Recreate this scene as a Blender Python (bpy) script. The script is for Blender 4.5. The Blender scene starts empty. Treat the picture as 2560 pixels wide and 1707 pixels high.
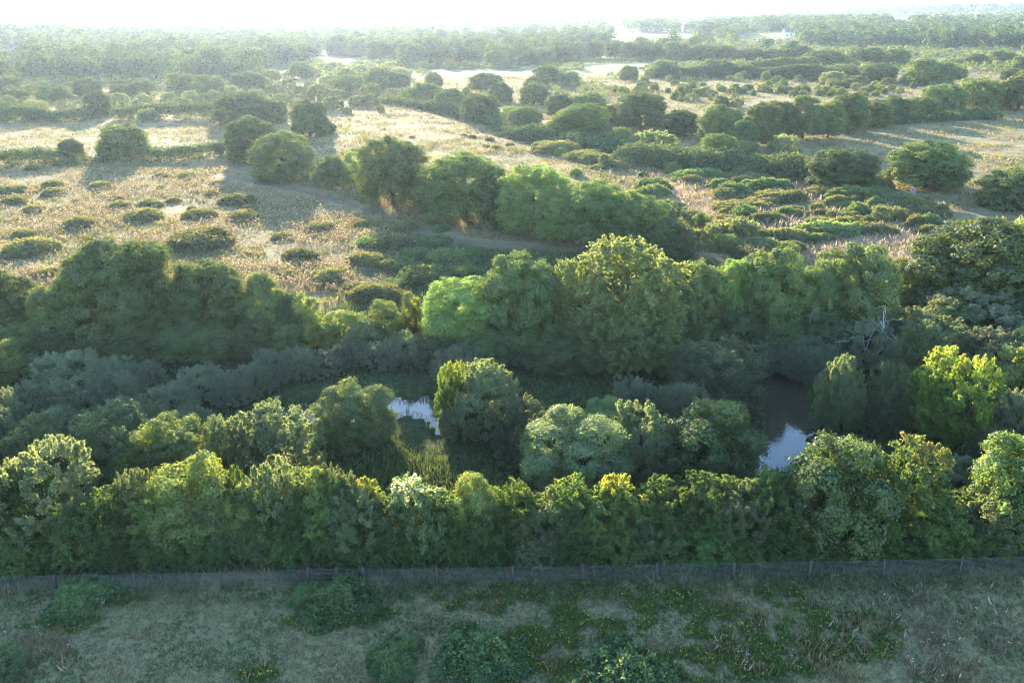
import bpy, math, random
import numpy as np
from mathutils import Matrix, Vector

# ------------------------------------------------------------------ camera, sky, sun, exposure
SC = bpy.context.scene
COL = SC.collection
CAM_H = 30.0
FOC = 2100.0                       # focal length in photograph pixels (2560 wide)
PX, PY = 1280.0, 853.5
PITCH = math.atan((853.5 - 25) / FOC)
ROLL = math.radians(0.7)
_f = np.array([0, math.cos(PITCH), -math.sin(PITCH)])
_r0 = np.array([1.0, 0, 0])
_u0 = np.array([0, math.sin(PITCH), math.cos(PITCH)])
_r = _r0 * math.cos(ROLL) - _u0 * math.sin(ROLL)
_u = _r0 * math.sin(ROLL) + _u0 * math.cos(ROLL)
cam = bpy.data.cameras.new("camera")
cam.sensor_width = 36.0
cam.lens = FOC / 2560 * 36.0
cam.clip_start = 0.5
cam.clip_end = 40000
camo = bpy.data.objects.new("camera", cam)
COL.objects.link(camo)
M = Matrix.Identity(4)
for i in range(3):
    M[i][0] = _r[i]; M[i][1] = _u[i]; M[i][2] = -_f[i]
M[2][3] = CAM_H
camo.matrix_world = M
SC.camera = camo

SUN_AZ = math.radians(-14.6)       # from +Y towards +X
SUN_EL = math.radians(12.0)
world = bpy.data.worlds.new("World")
SC.world = world
world.use_nodes = True
wn = world.node_tree
wn.nodes.clear()
sky = wn.nodes.new("ShaderNodeTexSky")
sky.sky_type = 'NISHITA'
sky.sun_disc = False
sky.sun_elevation = SUN_EL
sky.sun_rotation = SUN_AZ
sky.altitude = 60
sky.air_density = 1.0
sky.dust_density = 0.15
sky.ozone_density = 3.0
bg = wn.nodes.new("ShaderNodeBackground")
bg.inputs[1].default_value = 0.15
wo = wn.nodes.new("ShaderNodeOutputWorld")
wn.links.new(sky.outputs[0], bg.inputs[0])
wn.links.new(bg.outputs[0], wo.inputs[0])

sl = bpy.data.lights.new("sun", 'SUN')
sl.energy = 3.8
sl.angle = math.radians(0.55)
sl.color = (1.0, 0.885, 0.71)
so = bpy.data.objects.new("sun", sl)
COL.objects.link(so)
sdir = Vector((math.sin(SUN_AZ) * math.cos(SUN_EL), math.cos(SUN_AZ) * math.cos(SUN_EL), math.sin(SUN_EL)))
so.rotation_euler = sdir.to_track_quat('Z', 'Y').to_euler()
so.location = (0, 0, 60)

SC.view_settings.view_transform = 'Standard'
SC.view_settings.look = 'None'
SC.view_settings.exposure = 3.2
SC.view_settings.gamma = 1.0
SC.render.engine = 'CYCLES'
cy = SC.cycles
cy.max_bounces = 5
cy.diffuse_bounces = 3
cy.glossy_bounces = 2
cy.transmission_bounces = 3
cy.transparent_max_bounces = 4
cy.volume_bounces = 0
cy.use_denoising = True
cy.denoising_prefilter = 'NONE'
cy.pixel_filter_type = 'BLACKMAN_HARRIS'
cy.filter_width = 1.15
cy.sample_clamp_indirect = 4.0
cy.caustics_reflective = False
cy.caustics_refractive = False

HAZE_DENSITY = 0.00006
HAZE_G = 0.56

# ------------------------------------------------------------------ projection helpers
def ray(px, py):
    a = (np.asarray(px, float) - PX) / FOC
    b = (PY - np.asarray(py, float)) / FOC
    return _f[None, :] + a.reshape(-1, 1) * _r[None, :] + b.reshape(-1, 1) * _u[None, :]

def ground(px, py, z=0.0):
    d = ray(px, py)
    t = (z - CAM_H) / d[:, 2]
    return d[:, 0] * t, d[:, 1] * t

def G(px, py, z=0.0):
    x, y = ground([px], [py], z)
    return float(x[0]), float(y[0])

def project(x, y, z):
    x = np.asarray(x, float); y = np.asarray(y, float); z = np.asarray(z, float) - CAM_H
    zc = x * _f[0] + y * _f[1] + z * _f[2]
    zc = np.maximum(zc, 0.1)
    a = (x * _r[0] + y * _r[1] + z * _r[2]) / zc
    b = (x * _u[0] + y * _u[1] + z * _u[2]) / zc
    return PX + a * FOC, PY - b * FOC

def poly(pts):
    a = np.array(pts, float)
    x, y = ground(a[:, 0], a[:, 1])
    return np.stack([x, y], 1)

def inside(P, x, y):
    x = np.asarray(x, float); y = np.asarray(y, float)
    res = np.zeros(x.shape, bool)
    n = len(P)
    j = n - 1
    for i in range(n):
        xi, yi = P[i]; xj, yj = P[j]
        if yi != yj:
            c = ((yi > y) != (yj > y)) & (x < (xj - xi) * (y - yi) / (yj - yi) + xi)
            res ^= c
        j = i
    return res

def pdist(P, x, y, closed=True):
    """distance to polyline"""
    x = np.asarray(x, float); y = np.asarray(y, float)
    best = np.full(x.shape, 1e9)
    n = len(P)
    for i in range(n if closed else n - 1):
        ax, ay = P[i]; bx, by = P[(i + 1) % n]
        dx, dy = bx - ax, by - ay
        L = dx * dx + dy * dy + 1e-9
        t = np.clip(((x - ax) * dx + (y - ay) * dy) / L, 0, 1)
        best = np.minimum(best, np.hypot(x - ax - t * dx, y - ay - t * dy))
    return best

def soft(P, x, y, w):
    d = pdist(P, x, y)
    s = np.where(inside(P, x, y), d, -d)
    return np.clip(0.5 + s / (2 * w), 0, 1)

def vnoise(x, y, seed=0):
    """cheap smooth value noise, 0..1"""
    xi = np.floor(x).astype(np.int64); yi = np.floor(y).astype(np.int64)
    fx = x - xi; fy = y - yi
    fx = fx * fx * (3 - 2 * fx); fy = fy * fy * (3 - 2 * fy)
    def h(a, b):
        v = (a * 374761393 + b * 668265263 + seed * 974711) & 0x7fffffff
        v = (v ^ (v >> 13)) * 1274126177 & 0x7fffffff
        v = v ^ (v >> 16)
        return (v & 0xffff) / 65535.0
    return ((h(xi, yi) * (1 - fx) + h(xi + 1, yi) * fx) * (1 - fy)
            + (h(xi, yi + 1) * (1 - fx) + h(xi + 1, yi + 1) * fx) * fy)

# ------------------------------------------------------------------ regions of the land (outlines on the ground)
POND_A = poly([(700, 1012), (735, 1000), (800, 996), (900, 992), (980, 990), (1035, 1000), (1068, 985), (1118, 978), (1135, 1005),
               (1112, 1028), (1100, 1046), (1140, 1070), (1150, 1082), (1095, 1082), (1085, 1058), (1062, 1040),
               (1020, 1034), (985, 1045), (900, 1055), (820, 1052), (770, 1052), (735, 1035), (700, 1030)])
POND_B = poly([(1895, 905), (1955, 915), (1995, 960), (2040, 1020), (2090, 1075), (2060, 1120), (2000, 1150), (1930, 1185), (1850, 1170),
               (1880, 1100), (1900, 1060), (1885, 1000), (1890, 950)])
MARSH = poly([(-500, 770), (150, 850), (700, 815), (900, 745), (1020, 735), (1240, 620), (1700, 640), (2000, 660), (2150, 700), (2400, 690),
              (3000, 650), (3400, 1412), (2100, 1395), (1280, 1418), (0, 1440), (-900, 1480)])
GREENMASS = poly([(880, 560), (1000, 545), (1100, 600), (1240, 620), (1240, 700), (1100, 740), (1000, 770), (880, 700), (870, 620)])
FORE = poly([(-1500, 1470), (0, 1455), (640, 1446), (1280, 1438), (1900, 1430), (2300, 1400), (2560, 1398), (4200, 1390), (5000, 4500), (-3500, 4500)])
RUST = [poly([(2180, 560), (2260, 560), (2330, 620), (2320, 680), (2180, 672), (2190, 610)]),
        poly([(1620, 440), (1720, 455), (1810, 500), (1800, 535), (1700, 530), (1640, 490)]),
        poly([(2080, 600), (2180, 595), (2230, 660), (2080, 650)])]
SCRUB = poly([(1290, 345), (1500, 355), (1700, 410), (1960, 430), (2180, 470), (2400, 530), (2330, 600), (2290, 680), (2100, 640),
              (1900, 660), (1740, 640), (1690, 560), (1560, 450), (1420, 400)])
SHRUBFIELD = poly([(1480, 235), (1560, 200), (1900, 188), (2060, 200), (2290, 220), (2240, 238), (2000, 250), (1860, 270), (1780, 268), (1640, 245)])
PATH = [(poly([(560, 440), (700, 468), (792, 487), (912, 522), (1048, 571), (1144, 601), (1253, 612), (1340, 618)]), 1.1),
        (poly([(1900, 440), (2015, 462), (2110, 473), (2220, 490), (2345, 509), (2437, 536), (2600, 560)]), 1.8),
        (poly([(1780, 372), (1900, 352), (2030, 330), (2150, 318), (2260, 300), (2380, 280), (2500, 268), (2620, 262)]), 3.2)]
FIELDS = [[(0, 124), (72, 122), (72, 138), (0, 140)], [(800, 110), (825, 110), (825, 118), (800, 118)],
          [(780, 142), (868, 140), (905, 152), (960, 156), (960, 162), (880, 160), (780, 152)],
          [(1090, 182), (1290, 172), (1360, 172), (1330, 186), (1150, 202), (1090, 198)], [(1150, 46), (1290, 46), (1290, 57), (1150, 57)],
          [(1445, 142), (1640, 146), (1640, 176), (1490, 178), (1445, 160)], [(1530, 84), (1745, 82), (1745, 102), (1530, 102)],
          [(1690, 55), (1760, 55), (1760, 60), (1690, 60)], [(1840, 79), (1978, 80), (1978, 94), (1840, 90)],
          [(2222, 44), (2272, 46), (2272, 60), (2222, 58)], [(2412, 33), (2462, 33), (2462, 42), (2412, 42)],
          [(88, 56), (142, 56), (142, 67), (88, 67)]]
FIELDP = [np.array(p, float) for p in FIELDS]

def height(x, y):
    x = np.asarray(x, float); y = np.asarray(y, float)
    h = 0.25 * (vnoise(x / 14 + 50, y / 14 + 50, 3) - 0.35) + 0.08 * (vnoise(x / 3.5, y / 3.5, 5) - .5)
    far = np.clip((y - 350) / 600, 0, 1)
    h = h + far * 3.0 * (vnoise(x / 300 + 9, y / 300, 7) - 0.5)
    def bump(cx, cy, sx, sy, a):
        return a * np.exp(-(((x - cx) / sx) ** 2 + ((y - cy) / sy) ** 2))
    h = h + bump(-1500, 2900, 900, 500, 52) + bump(-560, 900, 260, 170, 9) + bump(-360, 560, 200, 90, 2)
    h = h + bump(2400, 4800, 1900, 900, 62) + bump(200, 7000, 2600, 900, 34) + bump(1250, 2300, 600, 330, 16) + bump(-2600, 5200, 2200, 900, 60)
    h = h + bump(420, 1150, 190, 150, 5) + bump(3600, 3500, 900, 700, 48)
    near = (y > 20) & (y < 140) & (np.abs(x) < 90)
    if near.any():
        s = np.maximum(soft(POND_A, x, y, 1.0), soft(POND_B, x, y, 1.0))
        h = np.where(near, h * (1 - s) + (-0.75) * s, h)
        damp = near & (s < 0.5)
        h = np.where(damp, np.maximum(h, -0.05), h)
    return h

def hz(x, y):
    return float(height(np.array([x]), np.array([y]))[0])

# ------------------------------------------------------------------ tagging helpers
def tag(o, label=None, cat=None, group=None, kind=None):
    if label: o["label"] = label
    if cat: o["category"] = cat
    if group: o["group"] = group
    if kind: o["kind"] = kind
    return o

def link(name, data, parent=None):
    o = bpy.data.objects.new(name, data)
    COL.objects.link(o)
    if parent is not None:
        o.parent = parent
    return o

def mesh_np(name, V, F4, mat, tint=None, smooth=False):
    """V (n,3), F4 (m,4) quads"""
    me = bpy.data.meshes.new(name)
    n, m = len(V), len(F4)
    me.vertices.add(n)
    me.vertices.foreach_set("co", np.ascontiguousarray(V, np.float32).ravel())
    me.loops.add(m * 4)
    me.loops.foreach_set("vertex_index", np.ascontiguousarray(F4, np.int32).ravel())
    me.polygons.add(m)
    me.polygons.foreach_set("loop_start", np.arange(0, m * 4, 4, dtype=np.int32))
    me.polygons.foreach_set("loop_total", np.full(m, 4, np.int32))
    if smooth:
        me.polygons.foreach_set("use_smooth", np.ones(m, bool))
    if tint is not None:
        at = me.attributes.new("tint", 'FLOAT', 'POINT')
        at.data.foreach_set("value", np.ascontiguousarray(tint, np.float32))
    me.materials.append(mat)
    me.update(calc_edges=True)
    return me

def norm(v):
    return v / np.maximum(np.linalg.norm(v, axis=-1, keepdims=True), 1e-9)

# ------------------------------------------------------------------ materials
def ramp(nt, stops):
    r = nt.nodes.new("ShaderNodeValToRGB")
    el = r.color_ramp.elements
    while len(el) < len(stops):
        el.new(0.5)
    for e, (p, c) in zip(el, stops):
        e.position = p; e.color = (c[0], c[1], c[2], 1)
    return r

def leaf_mat(name, stops, trans=0.45, gloss=0.05, warm=(3.0, 2.25, 0.85), var=0.3, rough=0.55):
    gloss *= .5
    m = bpy.data.materials.new(name)
    m.use_nodes = True
    nt = m.node_tree; nt.nodes.clear()
    N = nt.nodes.new; L = nt.links.new
    at = N("ShaderNodeAttribute"); at.attribute_name = "tint"
    rp = ramp(nt, stops)
    L(at.outputs["Fac"], rp.inputs[0])
    oi = N("ShaderNodeObjectInfo")
    mr = N("ShaderNodeMapRange"); mr.inputs[3].default_value = 1 - var; mr.inputs[4].default_value = 1 + var
    L(oi.outputs["Random"], mr.inputs[0])
    hs = N("ShaderNodeHueSaturation")
    m2 = N("ShaderNodeMapRange"); m2.inputs[3].default_value = 0.485; m2.inputs[4].default_value = 0.515
    mm = N("ShaderNodeMath"); mm.operation = 'FRACT'
    m3 = N("ShaderNodeMath"); m3.operation = 'MULTIPLY'; m3.inputs[1].default_value = 17.31
    L(oi.outputs["Random"], m3.inputs[0]); L(m3.outputs[0], mm.inputs[0]); L(mm.outputs[0], m2.inputs[0])
    L(m2.outputs[0], hs.inputs["Hue"]); L(mr.outputs[0], hs.inputs["Value"]); L(rp.outputs[0], hs.inputs["Color"])
    df = N("ShaderNodeBsdfDiffuse"); L(hs.outputs[0], df.inputs[0])
    wc = N("ShaderNodeMix"); wc.data_type = 'RGBA'; wc.blend_type = 'MULTIPLY'; wc.inputs[0].default_value = 1
    L(hs.outputs[0], wc.inputs[6]); wc.inputs[7].default_value = (*warm, 1)
    tr = N("ShaderNodeBsdfTranslucent"); L(wc.outputs[2], tr.inputs[0])
    mx = N("ShaderNodeMixShader"); mx.inputs[0].default_value = trans
    L(df.outputs[0], mx.inputs[1]); L(tr.outputs[0], mx.inputs[2])
    gl = N("ShaderNodeBsdfGlossy"); gl.inputs["Roughness"].default_value = rough
    mg = N("ShaderNodeMixShader"); mg.inputs[0].default_value = gloss
    L(mx.outputs[0], mg.inputs[1]); L(gl.outputs[0], mg.inputs[2])
    out = N("ShaderNodeOutputMaterial"); L(mg.outputs[0], out.inputs[0])
    return m

def flat_mat(name, c, rough=0.8, noise=0.0, scale=3.0):
    m = bpy.data.materials.new(name); m.use_nodes = True
    nt = m.node_tree; b = nt.nodes["Principled BSDF"]
    b.inputs["Roughness"].default_value = rough
    b.inputs["Specular IOR Level"].default_value = 0.25
    tc = nt.nodes.new("ShaderNodeTexCoord"); nz = nt.nodes.new("ShaderNodeTexNoise")
    nz.inputs["Scale"].default_value = scale; nz.inputs["Detail"].default_value = 4
    nt.links.new(tc.outputs["Object"], nz.inputs[0])
    rp = ramp(nt, [(0.3, [k * (1 - noise) for k in c]), (0.7, [k * (1 + noise) for k in c])])
    nt.links.new(nz.outputs[0], rp.inputs[0]); nt.links.new(rp.outputs[0], b.inputs["Base Color"])
    return m

MAT = {}
MAT['oak'] = leaf_mat("oak_leaves", [(0, (.036, .058, .022)), (.5, (.074, .108, .034)), (1, (.122, .155, .044))], trans=.38, warm=(2.5, 2.0, .8))
MAT['ash'] = leaf_mat("ash_leaves", [(0, (.060, .100, .030)), (.5, (.105, .165, .045)), (1, (.16, .22, .06))], trans=.45, warm=(2.7, 2.2, .9))
MAT['willow'] = leaf_mat("willow_leaves", [(0, (.050, .078, .044)), (.5, (.078, .115, .060)), (1, (.125, .160, .075))], trans=.48, gloss=.09)
MAT['sallow'] = leaf_mat("sallow_leaves", [(0, (.060, .090, .056)), (.5, (.105, .14, .088)), (1, (.155, .19, .11))], trans=.35, gloss=.09)
MAT['thorn'] = leaf_mat("hawthorn_leaves", [(0, (.032, .066, .024)), (.5, (.062, .115, .034)), (.9, (.10, .155, .038)), (1, (.14, .15, .035))], trans=.42)
MAT['lime'] = leaf_mat("lime_green_leaves", [(0, (.055, .088, .024)), (.5, (.092, .134, .036)), (1, (.145, .175, .048))], trans=.47, warm=(2.6, 2.05, .9))
MAT['yellow'] = leaf_mat("yellow_topped_leaves", [(0, (.035, .065, .020)), (.45, (.08, .12, .03)), (.75, (.14, .17, .035)), (1, (.22, .21, .045))], trans=.5, warm=(2.1, 2.1, .8))  # yellow towards the crown top; on the pond willow this paints sunlight
MAT['rusty'] = leaf_mat("reddening_leaves", [(0, (.030, .058, .020)), (.5, (.06, .095, .028)), (.8, (.10, .11, .032)), (1, (.15, .105, .04))], trans=.45, warm=(2.1, 1.9, .8))
MAT['pale'] = leaf_mat("pale_willow_leaves", [(0, (.065, .095, .042)), (.5, (.115, .155, .060)), (1, (.19, .22, .09))], trans=.48, gloss=.08, warm=(2.7, 2.3, .9))
MAT['sunlitash'] = leaf_mat("sunlit_ash_leaves", [(0, (.078, .112, .042)), (.5, (.132, .175, .064)), (1, (.19, .235, .088))], trans=.46, warm=(2.3, 1.9, .9), var=.08)  # ash colours lightened to imitate sun falling on the central crown
MAT['haw'] = leaf_mat("autumn_hawthorn_leaves", [(0, (.030, .062, .020)), (.5, (.06, .105, .028)), (.8, (.115, .14, .032)), (1, (.16, .14, .045))], trans=.45, warm=(2.3, 2.1, .8))
MAT['whitetop'] = leaf_mat("leaves_with_white_seed_heads", [(0, (.030, .062, .022)), (.5, (.06, .105, .035)), (.72, (.12, .17, .07)), (.82, (.45, .47, .36)), (1, (.60, .60, .48))], trans=.35, gloss=.08)
MAT['bramble'] = leaf_mat("bramble_leaves", [(0, (.022, .050, .022)), (.5, (.055, .105, .040)), (1, (.13, .18, .065))], trans=.30, gloss=.04)
MAT['drybramble'] = leaf_mat("dusty_bramble_leaves", [(0, (.036, .056, .026)), (.5, (.075, .098, .038)), (1, (.15, .15, .06))], trans=.30, gloss=.05)
MAT['grass'] = leaf_mat("dry_grass_blades", [(0, (.10, .090, .042)), (.5, (.175, .145, .068)), (1, (.28, .225, .11))], trans=.45, gloss=.04, warm=(1.2, 1.1, .8), var=0)
MAT['greengrass'] = leaf_mat("green_grass_blades", [(0, (.030, .055, .022)), (.5, (.055, .085, .032)), (1, (.10, .12, .045))], trans=.28, gloss=.05, var=0)
MAT['seed'] = leaf_mat("fluffy_seed_heads", [(0, (.20, .145, .10)), (.5, (.33, .26, .18)), (1, (.46, .39, .28))], trans=.4, gloss=.02, warm=(1.1, 1.0, .85), var=0)
MAT['ragwort'] = leaf_mat("ragwort_and_nettle", [(0, (.035, .075, .024)), (.6, (.065, .12, .032)), (.8, (.12, .15, .04)), (.9, (.26, .23, .05)), (1, (.32, .27, .06))], trans=.4, var=0)
MAT['thistle'] = leaf_mat("faded_thistle", [(0, (.07, .06, .045)), (.5, (.12, .10, .075)), (.8, (.30, .28, .24)), (1, (.50, .48, .44))], trans=.35, var=0)
MAT['far'] = leaf_mat("far_tree_foliage", [(0, (.022, .042, .018)), (.5, (.048, .082, .030)), (1, (.10, .135, .042))], trans=.27, var=0)
MAT['farpale'] = leaf_mat("far_scrub_foliage", [(0, (.05, .08, .03)), (.5, (.085, .12, .04)), (1, (.13, .15, .06))], trans=.28, var=0)
MAT['tussock'] = leaf_mat("olive_tussock", [(0, (.05, .062, .028)), (.5, (.09, .10, .045)), (1, (.16, .15, .07))], trans=.3, var=0)
MAT['bark'] = flat_mat("bark", (.075, .058, .042), .9, .35, 4)
MAT['deadwood'] = flat_mat("bleached_dead_wood", (.42, .39, .36), .8, .2, 5)
MAT['post'] = flat_mat("weathered_dark_timber", (.045, .036, .032), .85, .35, 6)
MAT['wire'] = flat_mat("galvanised_wire", (.11, .115, .125), .6, .1, 5)
MAT['wall'] = flat_mat("white_render", (.72, .72, .70), .8, .05, 1)
MAT['roof'] = flat_mat("slate_roof", (.10, .10, .12), .7, .2, 1)
MAT['sheetroof'] = flat_mat("pale_sheet_roof", (.55, .60, .66), .45, .05, 1)
MAT['glass'] = flat_mat("dark_window_glass", (.03, .035, .045), .1, .0, 1)
MAT['stone'] = flat_mat("pale_grey_stone", (.13, .13, .14), .85, .2, 3)

# ------------------------------------------------------------------ leaf quads
def leaf_quads(P, A, Nn, s, w):
    A = norm(A)
    B = np.cross(Nn, A); B = norm(B)
    s = s[:, None]
    V = np.empty((len(P), 4, 3))
    V[:, 0] = P
    V[:, 1] = P + A * s * .5 + B * s * w * .5
    V[:, 2] = P + A * s
    V[:, 3] = P + A * s * .5 - B * s * w * .5
    return V.reshape(-1, 3)

def build_leaves(name, P, A, Nn, s, w, tint, mat):
    V = leaf_quads(P, A, Nn, s, w)
    F = np.arange(len(V), dtype=np.int32).reshape(-1, 4)
    return mesh_np(name, V, F, mat, np.repeat(tint, 4))

def rsphere(rng, n):
    return norm(rng.normal(size=(n, 3)))

def crown(rng, R, H, z0, nl, lobe, clump, leaf, cover, style, squash=1.0, top_tint=0.0, width=.62, stem=False):
    """returns leaf arrays of a crown: lobes on an ellipsoid, clumps on lobes, leaves on clumps"""
    b = (H - z0) / 2 if z0 > 0 else H * .56
    zc = H - b
    # lobes
    k = np.arange(nl) + .5
    ph = np.arccos(1 - (1.62 if stem else 1.86) * k / nl)
    th = math.pi * (1 + 5 ** .5) * k + rng.uniform(0, 6)
    d = np.stack([np.cos(th) * np.sin(ph), np.sin(th) * np.sin(ph), np.cos(ph)], 1)
    d = norm(d + rng.normal(size=d.shape) * .14)
    lr = R * rng.uniform(lobe[0], lobe[1], nl)
    scale = np.array([R, R, b])
    low = d[:, 2] < 0
    hr = np.hypot(d[:, 0], d[:, 1]) + 1e-6
    wide = np.where(low, np.sqrt(np.clip(1 - np.abs(d[:, 2]) ** 3, 0, 1)) / hr, 1.0)
    d = d * np.stack([wide, wide, np.ones(nl)], 1)
    c = d * (scale[None, :] - lr[:, None] * np.array([1, 1, squash])) * rng.uniform(.86, 1.08, (nl, 1))
    c[:, 2] += zc
    if z0 < .08 * H:
        ns_ = 8
        aa = rng.uniform(0, 6.28) + np.arange(ns_) * 6.283 / ns_ + rng.normal(size=ns_) * .15
        sr = R * rng.uniform(.24, .34, ns_)
        sc_ = np.stack([np.cos(aa) * (R * .97 - sr), np.sin(aa) * (R * .97 - sr), np.maximum(sr * .8, H * rng.uniform(.14, .30, ns_))], 1)
        c = np.vstack([c, sc_]); lr = np.append(lr, sr)
    # one filling lobe
    c = np.vstack([c, [[0, 0, zc]]]); lr = np.append(lr, R * .56)
    # clumps
    Cs, Os, Ls = [], [], []
    for i in range(len(lr)):
        area = 4 * math.pi * lr[i] ** 2
        n = max(6, int(area / (clump * clump * 2.2)))
        dd = rsphere(rng, n)
        dd[:, 2] = np.where(dd[:, 2] < (-.4 if stem else -.8), -dd[:, 2] * rng.uniform(.2, 1, n), dd[:, 2])
        dd = norm(dd)
        p = c[i] + dd * lr[i] * np.array([1, 1, squash]) * rng.uniform(.80, 1.05, (n, 1))
        keep = np.ones(n, bool)
        for j in range(len(lr)):
            if j == i: continue
            q = (p - c[j]) / (lr[j] * np.array([1, 1, squash]))
            keep &= (q * q).sum(1) > .62
        keep &= p[:, 2] > (clump * .3 if z0 <= 0 else z0)
        Cs.append(p[keep]); Os.append(dd[keep]); Ls.append(np.full(keep.sum(), rng.uniform(-.14, .14)))
    C = np.vstack(Cs); O = np.vstack(Os); LT = np.concatenate(Ls)
    nc = len(C)
    leafarea = .5 * leaf * leaf * width
    per = max(5, int(cover * clump * clump * 3.6 / leafarea))
    rep = np.repeat(np.arange(nc), per)
    n = len(rep)
    cs = clump * rng.uniform(.65, 1.35, nc)
    ct = rng.uniform(-.22, .22, nc) + LT
    if style == 'ball':
        e = rsphere(rng, n)
        e[:, 2] = np.where((e[:, 2] < 0) & (rng.random(n) < .5), -e[:, 2], e[:, 2])
        P = C[rep] + e * (cs[rep] * rng.uniform(.45, 1.08, n))[:, None] * np.array([1.1, 1.1, .8])
        Nn = norm(e * .9 + O[rep] * .6 + rng.normal(size=(n, 3)) * .42)
        A = np.cross(Nn, rng.normal(size=(n, 3)))
        A[:, 2] -= .25
    else:
        up = {'up': .95, 'arch': .25, 'droop': -.45}[style]
        D = norm(O + np.array([0, 0, up]) + rng.normal(size=(nc, 3)) * .35)
        t = rng.random(n) ** .8
        Lr = cs * (1.35 if style == 'up' else 1.7)
        off = rng.normal(size=(n, 3)) * (cs[rep] * .26 * (1.15 - t))[:, None]
        P = C[rep] + D[rep] * ((t - .45) * Lr[rep])[:, None] + off
        if style == 'arch':
            P[:, 2] -= (t ** 2) * Lr[rep] * .35
        A = norm(D[rep] + rng.normal(size=(n, 3)) * .55)
        Nn = norm(O[rep] * .8 + norm(off) * .5 + rng.normal(size=(n, 3)) * .55)
    keep = P[:, 2] > 0.02
    P, A, Nn, rep = P[keep], A[keep], Nn[keep], rep[keep]
    n = len(P)
    s = leaf * rng.uniform(.65, 1.35, n)
    hfrac = np.clip((P[:, 2] - zc * .4) / (H - zc * .4), 0, 1)
    tint = .42 + ct[rep] + rng.normal(size=n) * .13
    if top_tint:
        edge = vnoise(P[:, 0] / (R * .35) + 9, P[:, 1] / (R * .35) + 9, 4)
        tint = tint + top_tint * np.clip((hfrac - .58) * 2.6, 0, 1) * (.35 + edge)
        tint = np.where(hfrac < .6, np.minimum(tint, .58), tint)
    tint = np.clip(tint, 0, 1)
    return P, A, Nn, s, np.full(n, width)[:, None], tint

def tube(V, F, pts, rad, seg=6):
    """append a tapered tube"""
    pts = np.array(pts, float)
    base = len(V)
    for i, p in enumerate(pts):
        d = pts[min(i + 1, len(pts) - 1)] - pts[max(i - 1, 0)]
        d = d / (np.linalg.norm(d) + 1e-9)
        a = np.cross(d, [0.31, 0.95, 0.1]); a /= np.linalg.norm(a) + 1e-9
        bb = np.cross(d, a)
        for k in range(seg):
            t = 2 * math.pi * k / seg
            V.append(p + (a * math.cos(t) + bb * math.sin(t)) * rad[i])
    for i in range(len(pts) - 1):
        for k in range(seg):
            k2 = (k + 1) % seg
            F.append((base + i * seg + k, base + i * seg + k2, base + (i + 1) * seg + k2, base + (i + 1) * seg + k))

def trunk_mesh(name, rng, R, H, r0, nb=7, bushy=False):
    V, F = [], []
    if bushy:
        for k in range(nb):
            a = rng.uniform(0, 6.28); e = rng.uniform(.3, .8)
            p0 = np.array([rng.normal() * .12 * R, rng.normal() * .12 * R, -.1])
            p3 = np.array([math.cos(a) * R * e, math.sin(a) * R * e, H * rng.uniform(.45, .85)])
            m = p0 * .5 + p3 * .5 + np.array([0, 0, H * .12]) + rng.normal(size=3) * .1 * R
            tube(V, F, [p0, m, p3], [r0, r0 * .6, r0 * .15], 5)
    else:
        lean = rng.normal(size=2) * .04 * R
        top = np.array([lean[0], lean[1], H * .62])
        pts = [np.array([0, 0, -.2]), np.array([0, 0, .25 * H]) + rng.normal(size=3) * .03 * R, top * np.array([1, 1, .72]), top]
        tube(V, F, pts, [r0 * 1.35, r0, r0 * .7, r0 * .3], 8)
        for k in range(nb):
            a = k * 2.4 + rng.uniform(-.4, .4)
            z0 = H * rng.uniform(.2, .5)
            p0 = np.array([lean[0] * z0 / H, lean[1] * z0 / H, z0])
            e = rng.uniform(.55, .82)
            p3 = np.array([math.cos(a) * R * e, math.sin(a) * R * e, min(H * .88, z0 + H * rng.uniform(.15, .4))])
            m = (p0 + p3) / 2 + np.array([0, 0, H * .05]) + rng.normal(size=3) * .06 * R
            tube(V, F, [p0, m, p3], [r0 * .55, r0 * .33, r0 * .08], 5)
            for q in range(2):
                p4 = m + rng.normal(size=3) * R * .28; p4[2] = m[2] + abs(p4[2] - m[2])
                tube(V, F, [m, (m + p4) / 2 + rng.normal(size=3) * .1, p4], [r0 * .25, r0 * .15, r0 * .04], 4)
    return mesh_np(name, np.array(V), np.array(F), MAT['bark'], smooth=True)

# prototypes: key -> list of (crown mesh, trunk mesh, R0, H0)
PROTO = {}
def proto(key, n, mat, R, H, z0f, nl, lobe, clump, leaf, cover, style, squash=1, top_tint=0, r0=.25, bushy=False, width=.62, seed=0):
    lst = []
    for i in range(n):
        rng = np.random.default_rng(1000 * seed + i * 7 + 11)
        a = crown(rng, R, H, z0f * H, nl, lobe, clump, leaf, cover, style, squash, top_tint, width, stem=False)
        me = build_leaves(key + "_crown", *a, MAT[mat])
        tm = trunk_mesh(key + "_trunk", rng, R, H, r0, bushy=bushy)
        lst.append((me, tm, R, H))
    PROTO[key] = lst

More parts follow.
